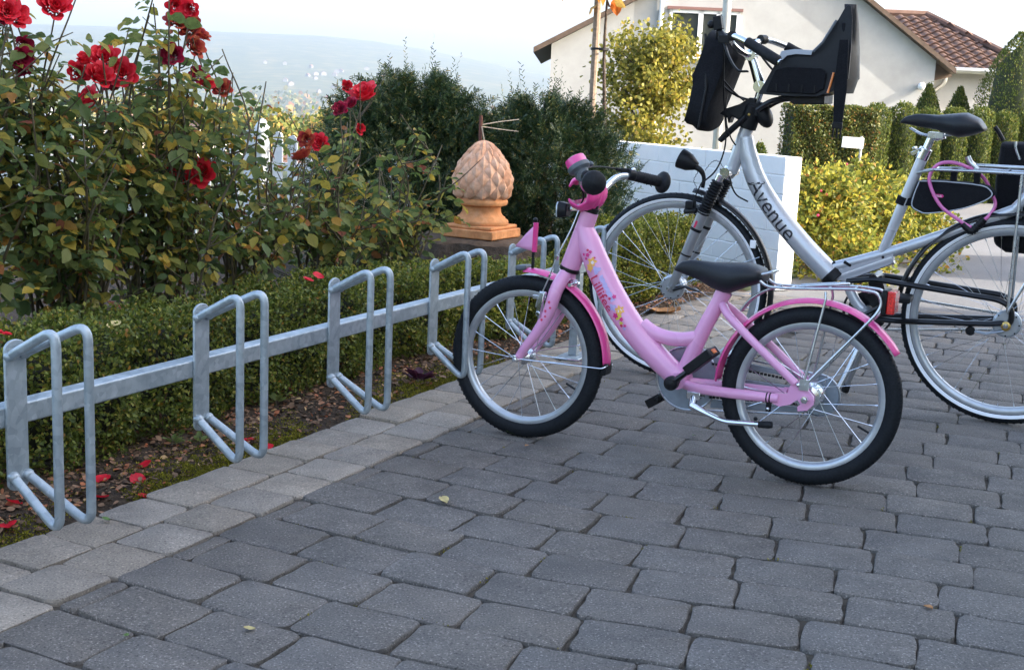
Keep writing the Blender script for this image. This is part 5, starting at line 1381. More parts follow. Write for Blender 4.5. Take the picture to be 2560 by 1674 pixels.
pet_spots = [(-1.056, 3.198, 'bright pink rose petal lying alone on the soil beside the first rack loop'), (-.967, 3.201, 'largest red rose petal on the moss between two rack holders'), (-1.013, 3.042, 'orange-red rose petal lying at the edge of the pale pavers'), (-1.193, 2.952, 'red rose petal lying under the nearest rack holder'), (-1.141, 2.785, 'red rose petal nearest the bottom left edge of the bed'),
             (-.897, 3.101, 'red rose petal touching the pale paver edge beside the moss'), (-.984, 3.32, 'small dark rose petal on the soil farthest from the pavers'), (-.761, 3.602, 'pink rose petal on the soil behind the second holder loop'), (-.707, 3.594, 'red rose petal right of the second holder loop')]
for k, (x, y, lb_) in enumerate(pet_spots):
    p = Vector((x, y)); u_ = x * UX + y * UY; v_ = min(x * VX + y * VY, -2.17); o = link(bpy.data.objects.new('rose_petal', PET[k % 4])); q_ = uv(u_, v_, bed_z(u_, v_) + .006); o.location = q_; o.rotation_euler = (random.gauss(0, .25), random.gauss(0, .25), random.uniform(0, 6)); tag(o, lb_, 'petal', 'rose petals fallen on the bed')
for k, (x, y, lb_) in enumerate([(-.706, 4.519, 'pink rose petal caught on top of the box hedge behind the third holder'), (-.728, 4.431, 'dark pink rose petal on the hedge left of a brighter one'), (-1.328, 3.249, 'orange-red rose petal on the hedge at the left edge')]):
    o = link(bpy.data.objects.new('rose_petal', PET[(k + 1) % 4])); o.location = (x, y, .372); o.rotation_euler = (.3, .2, k); tag(o, lb_, 'petal', 'rose petals fallen on the hedge')
plain('dry_leaf', (.42, .20, .07), .7, 0, 0, .3, .2, 60); plain('pale_leaf', (.52, .42, .18), .7, 0, 0, .3, .2, 60); plain('green_scrap', (.09, .16, .03), .6, 0, 0, .3, .2, 60)
for k, (x, y, z, sz, mt_, lb_) in enumerate([(.76, 6.33, .01, .17, 'dry_leaf', 'curled brown leaf on the soil behind the big front wheel'), (-1.095, 3.426, .372, .05, 'pale_leaf', 'pale yellow leaf lying on the hedge between two rack holders'), (.008, 3.84, .006, .055, 'green_scrap', 'green leaf squashed under the pink front wheel'), (.06, 3.699, .005, .016, 'dry_leaf', 'tiny rust-red leaf on the paving below the pink front wheel'), (-.156, 3.135, .008, .035, 'pale_leaf', 'tuft of dry moss lying in a paving joint'),
    (-.482, 2.305, .005, .022, 'pale_leaf', 'pale yellow leaf scrap on a dark paver at the lower left'), (-.705, 2.253, .004, .014, 'green_scrap', 'small green leaf scrap on a dark paver near the border'), (-.947, 2.885, .006, .022, 'green_scrap', 'small green leaf lying on a pale border paver'), (.592, 3.91, .005, .018, 'green_scrap', 'green leaf scrap on the paving under the pink bicycle'), (.915, 2.567, .004, .022, 'dry_leaf', 'rust-brown leaf stuck upright in a paving joint at the right')]):
    o = meshobj('fallen_leaf', curled_leaf('fallen_leaf', mt_, sz, 60 + k)); o.location = (x, y, z); o.rotation_euler = (0, 0, k * 1.3); tag(o, lb_, 'leaf', 'fallen leaves')
# seedlings at the hedge foot
leafmat('seedling_leaf', [(0, (.09, .13, .03)), (1, (.22, .26, .08))], .35, .5, .3); leafmat('purple_leaf', [(0, (.05, .015, .03)), (1, (.12, .03, .06))], .3, .5, .3)
for k, (x, y, mt_, lb_, cnt, sz) in enumerate([(-.332, 4.482, 'purple_leaf', 'purple-leaved seedling on the soil left of the pink front wheel', 16, .055), (-.964, 3.527, 'seedling_leaf', 'pale green seedling at the hedge foot left of another one', 9, .03), (-.892, 3.56, 'seedling_leaf', 'pale green two-leaved seedling next to the second rack holder', 8, .03), (-1.07, 3.552, 'seedling_leaf', 'yellow-green seedling deepest under the hedge', 7, .03), (-.768, 4.068, 'seedling_leaf', 'green seedling between the second and third rack holders', 10, .035)]):
    t = thing('seedling', lb_, 'seedling', (x, y, .0), (0, 0, 0), 'seedlings in the bed'); a = rng.uniform(0, 6.28, cnt); el = rng.uniform(.2, 1.0, cnt); A = np.stack([np.cos(a) * np.cos(el), np.sin(a) * np.cos(el), np.sin(el)], -1)
    leaves('leaf_rosette', A * sz * .3 + np.array([0, 0, .012]), A, np.array([0, 0, 1.]) + rdir(cnt) * .3, np.full(cnt, sz), np.full(cnt, sz * .6), mt_, t, T_ROSE)
    sm = MB(); sm.tube([(0, 0, -.01), (0, 0, .03)], .002, 5); sm.build('stem', 'cane', t)

# ================================================================== stump and terracotta pine cone
stump = thing('tree_stump', 'weathered tree stump carrying the terracotta pine cone', 'stump', (-.20, 6.36, 0))
sm = MB(); nS = 56; prof = [(.46, -.05), (.41, .04), (.37, .12), (.335, .22), (.305, .28), (.292, .325)]; rings = []
for (rr_, zz) in prof:
    ring = []
    for k in range(nS):
        a = 2 * math.pi * k / nS; w_ = 1 + .06 * math.sin(5 * a + 1) + .035 * math.sin(11 * a) + .02 * math.sin(23 * a + zz * 20) + random.gauss(0, .012); ring.append((rr_ * w_ * math.cos(a), rr_ * w_ * math.sin(a), zz + random.gauss(0, .004)))
    rings.append(ring)
sm.loft(rings, cap=False); sm.build('bark', 'bark', stump, smooth=60)
tp = MB(); last = rings[-1]; tp.v = [tuple(p) for p in last] + [(p[0] * .93, p[1] * .93, .340 + random.gauss(0, .002)) for p in last] + [(p[0] * .5, p[1] * .5, .344) for p in last] + [(0, 0, .344)]
for i in range(2):
    for k in range(nS): tp.f.append((i * nS + k, i * nS + (k + 1) % nS, (i + 1) * nS + (k + 1) % nS, (i + 1) * nS + k))
for k in range(nS): tp.f.append((2 * nS + k, 2 * nS + (k + 1) % nS, 3 * nS))
tp.build('cut_top', 'cut_wood', stump, smooth=60)
cone = thing('pine_cone_ornament', 'terracotta pine cone on a square moulded foot standing on the stump', 'ornament', (-.179, 6.32, .3452), (0, 0, R(-28)))
pl = MB(); s_ = .148
for (a_, b_, z0, z1) in ((s_, s_, 0, .044), (s_ - .014, s_ - .014, .044, .062)):
    pl.box((0, 0, (z0 + z1) / 2), (a_ * 2, a_ * 2, z1 - z0))
pl.build('plinth', 'terracotta', cone, bev=.006)
nk = MB(); nk.lathe([(.0, 0.0634), (.134, 0.0634), (.137, 0.0732), (.134, 0.0854), (.122, 0.0927), (.119, 0.1000), (.106, 0.1074), (.098, 0.1220), (.095, 0.1391), (.096, 0.1513), (.108, 0.1562), (.124, 0.1598), (.129, 0.1696), (.128, 0.1830), (.118, 0.1915), (.09, 0.1928)], 48); nk.build('foot_moulding', 'terracotta', cone, smooth=50)
EG0, EGH = .188, .287
def egg(t): return float(np.interp(t, [0, .1, .2, .3, .4, .5, .6, .7, .8, .88, .94, .98, 1], [.122, .137, .144, .1445, .140, .131, .118, .101, .079, .058, .038, .020, 0]))
cr = MB(); cr.lathe([(max(.0, egg(t) - .008), EG0 + EGH * t) for t in np.linspace(0, .995, 22)], 40); cr.build('core', 'terracotta_pale', cone, smooth=180)
NR, NC = 8, 12
tr = [0]
for i in range(NR): tr.append(tr[-1] + (1 - .055 * i))
tr = [x / tr[-1] for x in tr]
for i in range(NR):
    t0, t1, t2 = tr[i] - (tr[1] * .55), tr[i] + (tr[i + 1] - tr[i]) * .5, min(.999, tr[i + 1] + (tr[i + 1] - tr[i]) * .55)
    nc_ = NC if i < 6 else (11 if i == 6 else 8)
    hw = math.pi / nc_ * 1.02
    sm_ = MB()
    def sp3(t, a, lift): r_ = max(.004, egg(max(0, min(.999, t)))) + lift; return (r_ * math.cos(a), r_ * math.sin(a), EG0 + EGH * max(.0, min(.999, t)))
    vs = [sp3(t0, 0, -.004), sp3(t1, hw, -.004), sp3(t2, 0, -.002), sp3(t1, -hw, -.004), sp3(t1 - (t2 - t0) * .06, 0, (.015 - .0008 * i)), sp3(t0 + (t1 - t0) * .35, 0, .006), sp3(t1 + (t2 - t1) * .5, 0, .006)]
    sm_.v = vs; sm_.f = [(0, 1, 5), (1, 4, 5), (1, 6, 4), (1, 2, 6), (2, 3, 6), (3, 4, 6), (3, 5, 4), (3, 0, 5)]
    me = sm_.mesh('scale', 'terracotta_pale', 48)
    for k in range(nc_):
        o = link(bpy.data.objects.new('scale', me), cone); o.rotation_euler = (0, 0, 2 * math.pi * (k + (.5 if i % 2 else 0)) / nc_)

# ================================================================== white painted brick wall
wall = thing('garden_wall', 'low white painted brick wall standing behind the silver bicycle', 'wall', (1.53, 7.38, 0))
wd = Vector((-.503, .864, 0)).normalized(); wnrm = Vector((-wd.y, wd.x, 0))     # face normal towards the camera side
if wnrm.y > 0: wnrm = -wnrm
wmat = Matrix.Identity(4)
for i in range(3): wmat[i][0] = wd[i]; wmat[i][1] = -wnrm[i]; wmat[i][2] = (0, 0, 1)[i]
wmat.translation = Vector((1.53, 7.38, 0)); wall.matrix_world = wmat
CH, BL, WT = .1093, .246, .125
cw = MB(); cw.box((1.40, WT / 2, .375), (2.796, WT - .012, .775)); cw.build('mortar', 'white_brick_paint', wall)
bmsh = {}
def wall_brick(l):
    key = round(l, 3)
    if key not in bmsh:
        b_ = MB(); b_.box((0, 0, 0), (l - .004, WT, CH - .005)); bmsh[key] = b_.mesh('brick', 'white_brick_paint', 0)
    return bmsh[key]
for c in range(7):
    x = 0.0; first = True
    while x < 2.79:
        l = BL / 2 if (first and c % 2) else BL
        l = min(l, 2.80 - x)
        if l > .03:
            o = link(bpy.data.objects.new('brick', wall_brick(l)), wall); o.location = (x + l / 2, WT / 2 + random.gauss(0, .0012), CH * (c + .5) + random.gauss(0, .0008)); o.rotation_euler = (0, random.gauss(0, .003), random.gauss(0, .004))
            md = o.modifiers.new('bevel', 'BEVEL'); md.width = .004; md.segments = 2
        x += l; first = False

# ================================================================== white picket fence
plain('fence_paint', (.60, .62, .63), .6, 0, 0, .08, .2, 20)
fence = thing('picket_fence', 'white wooden picket fence behind the rose bushes', 'fence', (-1.6, 8.9, 0))
fa, fb_ = Vector((-3.9, 9.55, 0)), Vector((.10, 8.45, 0)); fd = (fb_ - fa).normalized(); flen = (fb_ - fa).length; fn = Vector((fd.y, -fd.x, 0))
fm_ = Matrix.Identity(4)
for i in range(3): fm_[i][0] = fd[i]; fm_[i][1] = -fn[i]; fm_[i][2] = (0, 0, 1)[i]
fm_.translation = fa; fence.matrix_world = fm_
for k in range(int(flen / .112)):
    x = .05 + k * .112
    if abs(x - 2.17) < .09: continue
    top = .74 - .10 * math.sin(math.pi * ((x - 2.17) / 1.7 % 1))
    pk = MB(); pr = [(-.034, -.10), (.034, -.10), (.034, top - .03)] + [(.034 * math.cos(R(a)), top - .03 + .034 * math.sin(R(a))) for a in (30, 60, 90, 120, 150)] + [(-.034, top - .03)]
    pk.prism(pr, -.010, .010); o = pk.build('picket', 'fence_paint', fence, smooth=30); o.location = (x, 0, 0)
for z_ in (.12, .48):
    rl = MB(); rl.box((flen / 2, .026, z_), (flen, .03, .06)); rl.build('rail', 'fence_paint', fence)
for xp in (.45, 2.17, 3.85):
    po = MB(); po.lathe([(.0, -.1), (.052, -.1), (.052, .60), (.058, .61), (.058, .635), (.050, .645), (.050, .70), (.056, .71), (.060, .735), (.045, .765), (.02, .80), (.0, .81)], 20, (xp, 0, 0)); po.build('post', 'fence_paint', fence, smooth=40)

# ================================================================== yews
def yew(loc, label, w, d, h, n_tw, seed, low=.12):
    r_ = np.random.default_rng(seed); t = thing('yew_shrub', label, 'yew', loc, (0, 0, 0), 'yews behind the stump')
    tk = MB()
    for k in range(9):
        a = r_.uniform(0, 6.28); e = Vector((math.cos(a) * w * .35 * r_.random(), math.sin(a) * d * .35 * r_.random(), h * r_.uniform(.6, .95))); tk.tube(catmull([(math.cos(a) * .05, math.sin(a) * .05, -.05), e * .5 + Vector((0, 0, .03)), e], 4), [.016, .010, .004], 6, False)
    tag(tk.build('branches', 'cane_brown', t), kind='stuff')
    # shoots spread over a lumpy outline
    m_ = n_tw; th = r_.uniform(0, 2 * np.pi, m_); zz = r_.beta(1.25, .9, m_) * h; zz = np.maximum(zz, low * r_.random(m_))
    f = np.clip(zz / h, 0, 1); env = (.62 + .38 * np.sin(np.pi * np.clip(f * .9 + .12, 0, 1))) * np.where(f > .8, 1 - ((f - .8) / .2) ** 2 * .55, 1)
    lump = 1 + .20 * np.sin(3 * th + f * 5 + seed) + .15 * np.sin(7 * th - f * 9) + .11 * np.sin(13 * th + f * 17); zz = zz * (1 + .08 * np.sin(5 * th + seed) * f)
    rad = env * lump * np.sqrt(r_.uniform(.12, 1.0, m_)) ; base = np.stack([np.cos(th) * w * rad, np.sin(th) * d * rad, zz], -1)
    out = np.stack([np.cos(th), np.sin(th), np.full(m_, .9)], -1); ax = unit(out * np.array([.7, .7, 1]) + .45 * r_.normal(size=(m_, 3)))
    tl = r_.uniform(.06, .12, m_); lead = (r_.random(m_) < .02) & (f > .7); tl[lead] *= 2.3; ax[lead] = unit(ax[lead] * .3 + np.array([0, 0, 1]))
    k_ = 16; s_ = (np.arange(k_) + .5) / k_; sgn = np.where(np.arange(k_) % 2, 1, -1)
    side = unit(np.cross(ax, r_.normal(size=(m_, 3)))); nrm = np.cross(ax, side)
    P = base[:, None, :] + ax[:, None, :] * (s_[None, :, None] * tl[:, None, None]); A = side[:, None, :] * sgn[None, :, None] + ax[:, None, :] * .9 + .25 * r_.normal(size=(m_, k_, 3)); N = np.repeat(nrm[:, None, :], k_, 1) + .3 * r_.normal(size=(m_, k_, 3))
    P = P.reshape(-1, 3); tot = len(P)
    tag(leaves('foliage', P, A.reshape(-1, 3), N.reshape(-1, 3), r_.uniform(.016, .028, tot), .0052, 'yew_leaf', t, T_NEEDLE), kind='stuff')
    return t
yew((-.62, 7.30, -.02), 'dark green yew shrub left of the pine cone with a bare shoot on top', .58, .45, 1.04, 7000, 5)
yew((.13, 7.36, -.02), 'dark yew shrub between the pine cone and the white wall', .52, .45, .95, 6600, 9)
# garden stake tied up with twine between the yews
plain('rust_steel', (.13, .05, .035), .8, 0, 0, .3, .3, 50); plain('twine', (.40, .34, .26), .9)
sk = thing('garden_stake', 'rusty thin garden stake with twine between the two yews', 'stake', (-.215, 6.86, 0))
a_ = MB(); a_.tube([(0, 0, -.05), (-.002, 0, .93)], .0095, 8); a_.build('rod', 'rust_steel', sk)
tw = MB(); tw.tube([(0, 0, .88), (.10, .06, .90), (.20, .12, .915)], .003, 5); tw.tube([(0, 0, .872), (.10, .06, .86), (.20, .12, .85)], .003, 5); tw.tube([(.004, -.01, .872), (.02, -.01, .80), (.012, -.01, .72)], .004, 5); tw.build('twine', 'twine', sk)

# ================================================================== house beyond the hedge
noisy('render_cream', [(.3, (.35, .347, .34)), (.7, (.42, .417, .41))], 2.2, 6, .9, .25, .01, scale2=.35, stops2=[(.3, (.9, .9, .9)), (.7, (1.05, 1.05, 1.05))])
noisy('roof_tile', [(.25, (.10, .06, .045)), (.5, (.15, .09, .068)), (.75, (.20, .125, .095))], 3.5, 5, .8, .2, .01)
plain('roof_edge', (.10, .065, .045), .8, 0, 0, .2, .2, 10)
plain('window_white', (.78, .79, .80), .4)
plain('pane_glass', (.045, .05, .045), .2, .0, .0, spec=.12)
plain('zinc', (.42, .42, .40), .4, .6, 0, .15, 0, 5)
plain('shutter_brown', (.20, .10, .085), .6)
hs0 = Vector((.57, 28.0, 0)); hs1 = Vector((8.77, 27.74, 0)); hd = (hs1 - hs0).normalized(); HWID = (hs1 - hs0).length
house = thing('house', 'cream rendered house with gable wall and brown tiled roof', 'house')
hm = Matrix.Identity(4); hn = Vector((-hd.y, hd.x, 0))          # points away from the camera
for i in range(3): hm[i][0] = hd[i]; hm[i][1] = hn[i]; hm[i][2] = (0, 0, 1)[i]
hm.translation = hs0; house.matrix_world = hm
EZ, AZ_, AXP = 2.17, 4.72, 4.62                               # eaves, apex height, apex position
G0 = -2.2
wl = MB(); gp = [(0, G0), (HWID, G0), (HWID, EZ), (AXP, AZ_), (0, EZ)]
wl.prism(gp, 0, 9.0); wall_o = wl.build('wall', 'render_cream', house, smooth=0, fix=True)
# roof slabs with overhang, their dark verge showing along the gable
for s_, x0 in ((1, 0), (-1, HWID)):
    dx, dz = abs(AXP - x0), AZ_ - EZ; ln = math.hypot(dx, dz); ov = .38
    ex, ez = x0 - s_ * ov, EZ - dz / dx * ov
    rf_ = MB(); rf_.prism([(ex, ez + .01), (AXP, AZ_ + .01), (AXP, AZ_ + .12), (ex, ez + .12)], -.22, 9.3); rf_.build('roof', 'roof_edge', house, smooth=0, fix=True)
# window under the apex
WX0, WX1, WZ0, WZ1 = 2.48, 3.98, 2.05, 3.00
for (a_, b_, c_, d_) in ((WX0, WX1, WZ0, WZ0 + .07), (WX0, WX1, WZ1 - .07, WZ1), (WX0, WX0 + .07, WZ0, WZ1), (WX1 - .07, WX1, WZ0, WZ1), (WX0 + .62, WX0 + .72, WZ0, WZ1), (WX1 - .50, WX1 - .42, WZ0, WZ1)):
    f_ = MB(); f_.box(((a_ + b_) / 2, -.03, (c_ + d_) / 2), (b_ - a_, .06, d_ - c_)); f_.build('window_frame', 'window_white', house, smooth=0)
for (a_, b_) in ((WX0 + .07, WX0 + .62), (WX0 + .72, WX1 - .50), (WX1 - .42, WX1 - .07)):
    f_ = MB(); f_.box(((a_ + b_) / 2, -.008, (WZ0 + WZ1) / 2), (b_ - a_, .012, WZ1 - WZ0 - .14)); f_.build('pane', 'pane_glass', house, smooth=0)
f_ = MB(); f_.box(((WX0 + WX1) / 2, -.05, WZ1 + .03), (WX1 - WX0 + .1, .10, .06)); f_.build('shutter_box', 'shutter_brown', house, smooth=0)
f_ = MB(); f_.box(((WX0 + WX1) / 2, -.06, WZ0 - .035), (WX1 - WX0 + .14, .14, .05)); f_.build('window_sill', 'window_white', house, smooth=0)
dp = MB(); dp.tube([(2.30, -.07, 4.2), (2.30, -.07, -2)], .05, 10); dp.build('downpipe', 'window_white', house)
lm = MB(); lm.ball((HWID - .28, -.10, 1.62), .085, 12, 8); lm.box((HWID - .28, -.03, 1.62), (.06, .06, .06)); lm.build('wall_lamp', 'window_white', house)
# wing with its own tiled roof, running to the right behind the gable
wing_e, wing_r = 2.05, 3.45                 # eaves and ridge height
X0w, X1w, Y0w, Y1w = HWID - 2.6, HWID + 2.6, 1.2, 9.2
ww = MB(); ww.box(((X0w + X1w - .5) / 2, (Y0w + .35 + Y1w) / 2, (G0 + wing_e) / 2), (X1w - X0w - .5, Y1w - Y0w - .35, wing_e - G0)); ww.build('wing_wall', 'render_cream', house, smooth=0)
RY = 5.2; HIPX = HWID + 1.12
rb_ = MB(); rb_.v = [(X0w, Y0w, wing_e), (X1w, Y0w, wing_e), (HIPX, RY, wing_r), (X0w, RY, wing_r), (X1w, Y1w, wing_e), (X0w, Y1w, wing_e)]
rb_.f = [(0, 1, 2, 3), (1, 4, 2), (3, 2, 4, 5), (0, 5, 4, 1), (0, 3, 5)]
wr = rb_.build('wing_roof', 'roof_edge', house, smooth=0, fix=True)
tl = MB(); nseg = 6
for k in range(nseg + 1):
    a = k / nseg; zc = .035 * math.sin(math.pi * 2 * a); tl.v += [(a * .30, 0, zc + .075), (a * .30, .40, zc + .02), (a * .30, 0, zc + .05)]
for k in range(nseg):
    i, j = 3 * k, 3 * k + 3; tl.f += [(i, j, j + 1, i + 1), (i + 2, j + 2, j, i)]
tile = tl.mesh('tile', 'roof_tile', 60)
slope_v = Vector((0, RY - Y0w, wing_r - wing_e)); SL = slope_v.length; sdir = slope_v / SL; snrm = Vector((1, 0, 0)).cross(sdir)
rows_ = int(SL / .34)
for r2 in range(rows_):
    hip = X1w - (X1w - HIPX) * (r2 * .34 + .2) / SL
    k = 0; x = X0w + .9
    while x + .26 < hip:
        o = link(bpy.data.objects.new('tile', tile), wr); mm = Matrix.Identity(4)
        for i in range(3): mm[i][0] = (1, 0, 0)[i]; mm[i][1] = sdir[i]; mm[i][2] = snrm[i]
        mm.translation = Vector((x, Y0w, wing_e)) + sdir * (r2 * .34 - .05) + snrm * .01; o.matrix_local = mm; x += .292
# hip side in the same tiles, seen edge on
hv0 = Vector((X1w, Y0w, wing_e)); hv1 = Vector((X1w, Y1w, wing_e)); ap = Vector((HIPX, RY, wing_r)); hsd = (ap - (hv0 + hv1) / 2); hl_ = hsd.length; hsd /= hl_; hal = (hv1 - hv0).normalized(); hnm = hal.cross(hsd)
for r2 in range(int(hl_ / .34)):
    f_ = (r2 * .34) / hl_; lo_, hi_ = Y0w + (RY - Y0w) * f_ + .15, Y1w - (Y1w - RY) * f_ - .3; y = lo_
    while y < hi_:
        o = link(bpy.data.objects.new('tile', tile), wr); mm = Matrix.Identity(4)
        for i in range(3): mm[i][0] = hal[i]; mm[i][1] = hsd[i]; mm[i][2] = hnm[i]
        mm.translation = Vector((X1w, y, wing_e)) + hsd * (r2 * .34 - .05) + hnm * .01; o.matrix_local = mm; y += .292
rdg = MB(); rdg.tube([(X0w + .6, RY, wing_r + .05), (HIPX, RY, wing_r + .05)], .09, 8); rdg.tube([(HIPX, RY, wing_r + .05), (X1w, Y0w, wing_e + .06)], .09, 8); rdg.build('ridge_tiles', 'roof_tile', wr)
gt = MB(); gt.tube([(HWID + .05, Y0w - .10, wing_e - .02), (X1w + .05, Y0w - .10, wing_e - .02)], .07, 10); gt.tube(fillet([(HWID + .55, Y0w - .10, wing_e - .05), (HWID + .55, Y0w - .10, wing_e - .32), (HWID + .25, Y0w + .2, wing_e - .62), (HWID + .02, Y0w + .28, wing_e - .66)], .12), .05, 10); gt.build('gutter', 'zinc', house)
sf = MB(); sf.prism([(HWID + .02, wing_e + .10), (HWID + .42, wing_e - .12), (HWID + .42, wing_e - .20), (HWID + .02, wing_e - .30)], .2, 1.0); sf.build('eaves_board', 'roof_edge', house, smooth=0)
cv = MB(); cv.lathe([(.0, .62), (.06, .60), (.10, .45), (.16, .32), (.20, .30), (.0, .28)], 14, (HWID + .02, .55, .95)); cv.build('vent_cowl', 'window_white', house)

# ================================================================== hedges and conifers on the far side of the lane
plain('conifer_core', (.025, .035, .010), .9)
def conifer(x, y, r0, h, seed, label, group, mat='thuja_leaf', n=9000, taper=.35, z0=-.1, lf=(.018, .034)):
    r_ = np.random.default_rng(seed); t = thing('conifer', label, 'conifer', (x, y, z0), (0, 0, r_.uniform(0, 6)), group)
    tk = MB(); tk.tube([(0, 0, -.05), (0, 0, h * .8)], [.03, .012], 6); tk.build('trunk', 'cane_brown', t)
    co = MB(); co.lathe([(.0, .03), (r0 * .72, .06), (r0 * .82, h * .3), (r0 * (.80 if taper < .6 else .55), h * .82), (.02, h * .95)], 10); co.build('inner_crown', 'conifer_core', t, smooth=180)
    th = r_.uniform(0, 2 * np.pi, n); f = r_.uniform(0, 1, n); f1 = .90 if taper < .6 else .6; env = np.where(f < f1, 1 - .06 * (1 - f / f1), 1 - ((f - f1) / (1 - f1)) ** 2 * (.75 if taper < .6 else .9)) * (1 - .22 * taper * f); env = np.maximum(env, .06)
    lump = 1 + .05 * np.sin(4 * th + 7 * f + seed) + .04 * np.sin(9 * th - 13 * f) + r_.normal(0, .045, n)
    R_ = r0 * env * lump; P = np.stack([np.cos(th) * R_, np.sin(th) * R_, .02 + f * h + r_.normal(0, .015, n)], -1)
    out = np.stack([np.cos(th), np.sin(th), np.full(n, .2)], -1); A = unit(out * .55 + np.array([0, 0, 1.0]) + .4 * r_.normal(size=(n, 3))); N = unit(out + .55 * r_.normal(size=(n, 3)))
    L_ = r_.uniform(lf[0], lf[1], n); tag(leaves('crown', P, A, N, L_, L_ * .55, mat, t, T_OVAL), kind='stuff')
    return t
pos = [(4.30 + k * .345, 15.65 + k * .09, .168, 1.20 + .03 * math.sin(k * 2.1)) for k in range(8)]
names = ['clipped thuja column directly right of the small white sign', 'second clipped thuja column right of the small white sign', 'third clipped thuja column right of the sign, left of the saddle', 'clipped thuja column seen just behind the nose of the silver bicycle saddle', 'clipped thuja column behind the middle of the silver bicycle saddle', 'clipped thuja column right of the silver bicycle saddle', 'clipped thuja column near the right edge above the carrier', 'rightmost clipped thuja column of the row']
for k, (x, y, r0, h) in enumerate(pos): conifer(x, y, r0, h, 70 + k, names[k], 'clipped thuja row along the lane')
conifer(5.42, 17.3, .24, 1.50, 91, 'pointed thuja rising behind the row, left of its twin', 'taller thujas behind the row', taper=1.6)
conifer(5.90, 17.5, .24, 1.48, 92, 'pointed thuja rising behind the row below the roof gutter', 'taller thujas behind the row', taper=1.6)
conifer(6.55, 17.2, .52, 2.22, 93, 'tall broad thuja at the right against the roof', 'tall conifers at the right', n=14000, taper=.62)
conifer(7.25, 17.5, .46, 2.02, 94, 'second tall thuja at the right edge of the picture', 'tall conifers at the right', n=8000, taper=.6)
conifer(6.55, 16.3, .20, 1.62, 95, 'slender dark thuja in front of the tall one', 'tall conifers at the right', n=5000, taper=1.0)
conifer(7.10, 16.4, .22, 1.50, 97, 'slender thuja cut by the right edge of the picture', 'tall conifers at the right', n=5000, taper=1.0)
conifer(2.42, 14.2, .15, .72, 96, 'small round conifer left of the lamp post behind the wall', 'small conifers behind the wall', n=2600, taper=1.0)
conifer(2.72, 14.6, .14, .70, 98, 'small round conifer right of the lamp post behind the wall', 'small conifers behind the wall', n=2600, taper=1.0)
hh = thing('hornbeam_hedge', 'square clipped hedge turning brown beside the thuja columns', 'hedge', (3.62, 15.2, -.1)); n = 22000
hx, hy, hz = .50, .35, 1.16; fc = rng.choice(3, n, p=[.6, .28, .12]); X = rng.uniform(-hx, hx, n); Y = rng.uniform(-hy, hy, n); Z = rng.uniform(0.02, hz, n)
X = np.where(fc == 2, np.sign(rng.normal(size=n)) * hx, X); Y = np.where(fc == 0, -hy, Y); Z = np.where(fc == 1, hz, Z); wob = .02 * np.sin(X * 17 + Z * 9) + rng.normal(0, .02, n); Y = Y + np.where(fc == 0, wob, 0); Z = Z + np.where(fc == 1, wob * .6, 0)
nn = np.where((fc == 0)[:, None], np.array([0, -1, .2]), np.where((fc == 1)[:, None], np.array([0, 0, 1.]), np.stack([np.sign(X), 0 * X, 0 * X], -1))); L_ = rng.uniform(.020, .036, n)
tag(leaves('foliage', np.stack([X, Y, Z], -1), rdir(n) + nn * .4, unit(nn + .7 * rdir(n)), L_, L_ * .7, 'hornbeam_leaf', hh, T_OVAL), kind='stuff'); co = MB(); co.box((0, 0, hz / 2 - .02), (hx * 2 - .08, hy * 2 - .08, hz - .05)); co.build('twig_core', 'dark_core', hh, smooth=0)
# low yellow shrubs by the wall end
def mound(x, y, rx, ry, h, seed, label, n, mat='yellow_leaf', lf=(.022, .045), berries=14):
    r_ = np.random.default_rng(seed); t = thing('yellow_shrub', label, 'shrub', (x, y, -.03), (0, 0, 0), 'yellow autumn shrubs by the wall')
    nc = 90; c = np.stack([r_.normal(0, .42, nc) * rx, r_.normal(0, .42, nc) * ry, np.zeros(nc)], -1); rr_ = np.sqrt((c[:, 0] / rx) ** 2 + (c[:, 1] / ry) ** 2); c[:, 2] = h * np.clip(1 - .55 * rr_ ** 2, .15, 1) * r_.uniform(.55, 1.0, nc)
    ci = r_.integers(0, nc, n); d = unit(r_.normal(size=(n, 3))); P = c[ci] + d * r_.uniform(.05, .14, n)[:, None] * np.array([1.1, 1.1, .9]); P[:, 2] = np.maximum(P[:, 2], .03)
    low = r_.random(n) < .25; P[low, 2] *= r_.random(low.sum()); L_ = r_.uniform(lf[0], lf[1], n)
    tag(leaves('foliage', P, unit(d + .6 * r_.normal(size=(n, 3)) + np.array([0, 0, .3])), unit(d * .5 + np.array([0, 0, .8]) + .5 * r_.normal(size=(n, 3))), L_, L_ * .75, mat, t, T_ROSE), kind='stuff')
    st_ = MB()
    for k in range(34): st_.tube([(r_.normal(0, .08), r_.normal(0, .08), -.02), tuple(c[k] * .6), tuple(c[k])], [.006, .004, .002], 5, False)
    tag(st_.build('stems', 'cane_brown', t), kind='stuff')
    for k in range(berries):
        j = r_.integers(0, n); b_ = MB(); b_.ball(tuple(P[j] + np.array([0, -.02, .01])), r_.uniform(.006, .010), 8, 6); b_.build('rose_hip', 'decal_red', t, smooth=180)
mound(2.00, 8.30, .34, .40, .66, 31, 'yellow-green shrub touching the end of the white wall', 6500, berries=8)
mound(2.45, 9.05, .42, .42, .68, 32, 'brightest yellow shrub with red hips behind the step-through frame', 7500)
mound(3.00, 9.9, .42, .42, .52, 33, 'lower yellow shrub with orange tips left of the seat tube', 6000)
mound(2.15, 7.85, .16, .18, .26, 34, 'small pale green shrub at the foot of the wall end', 1600, berries=2)
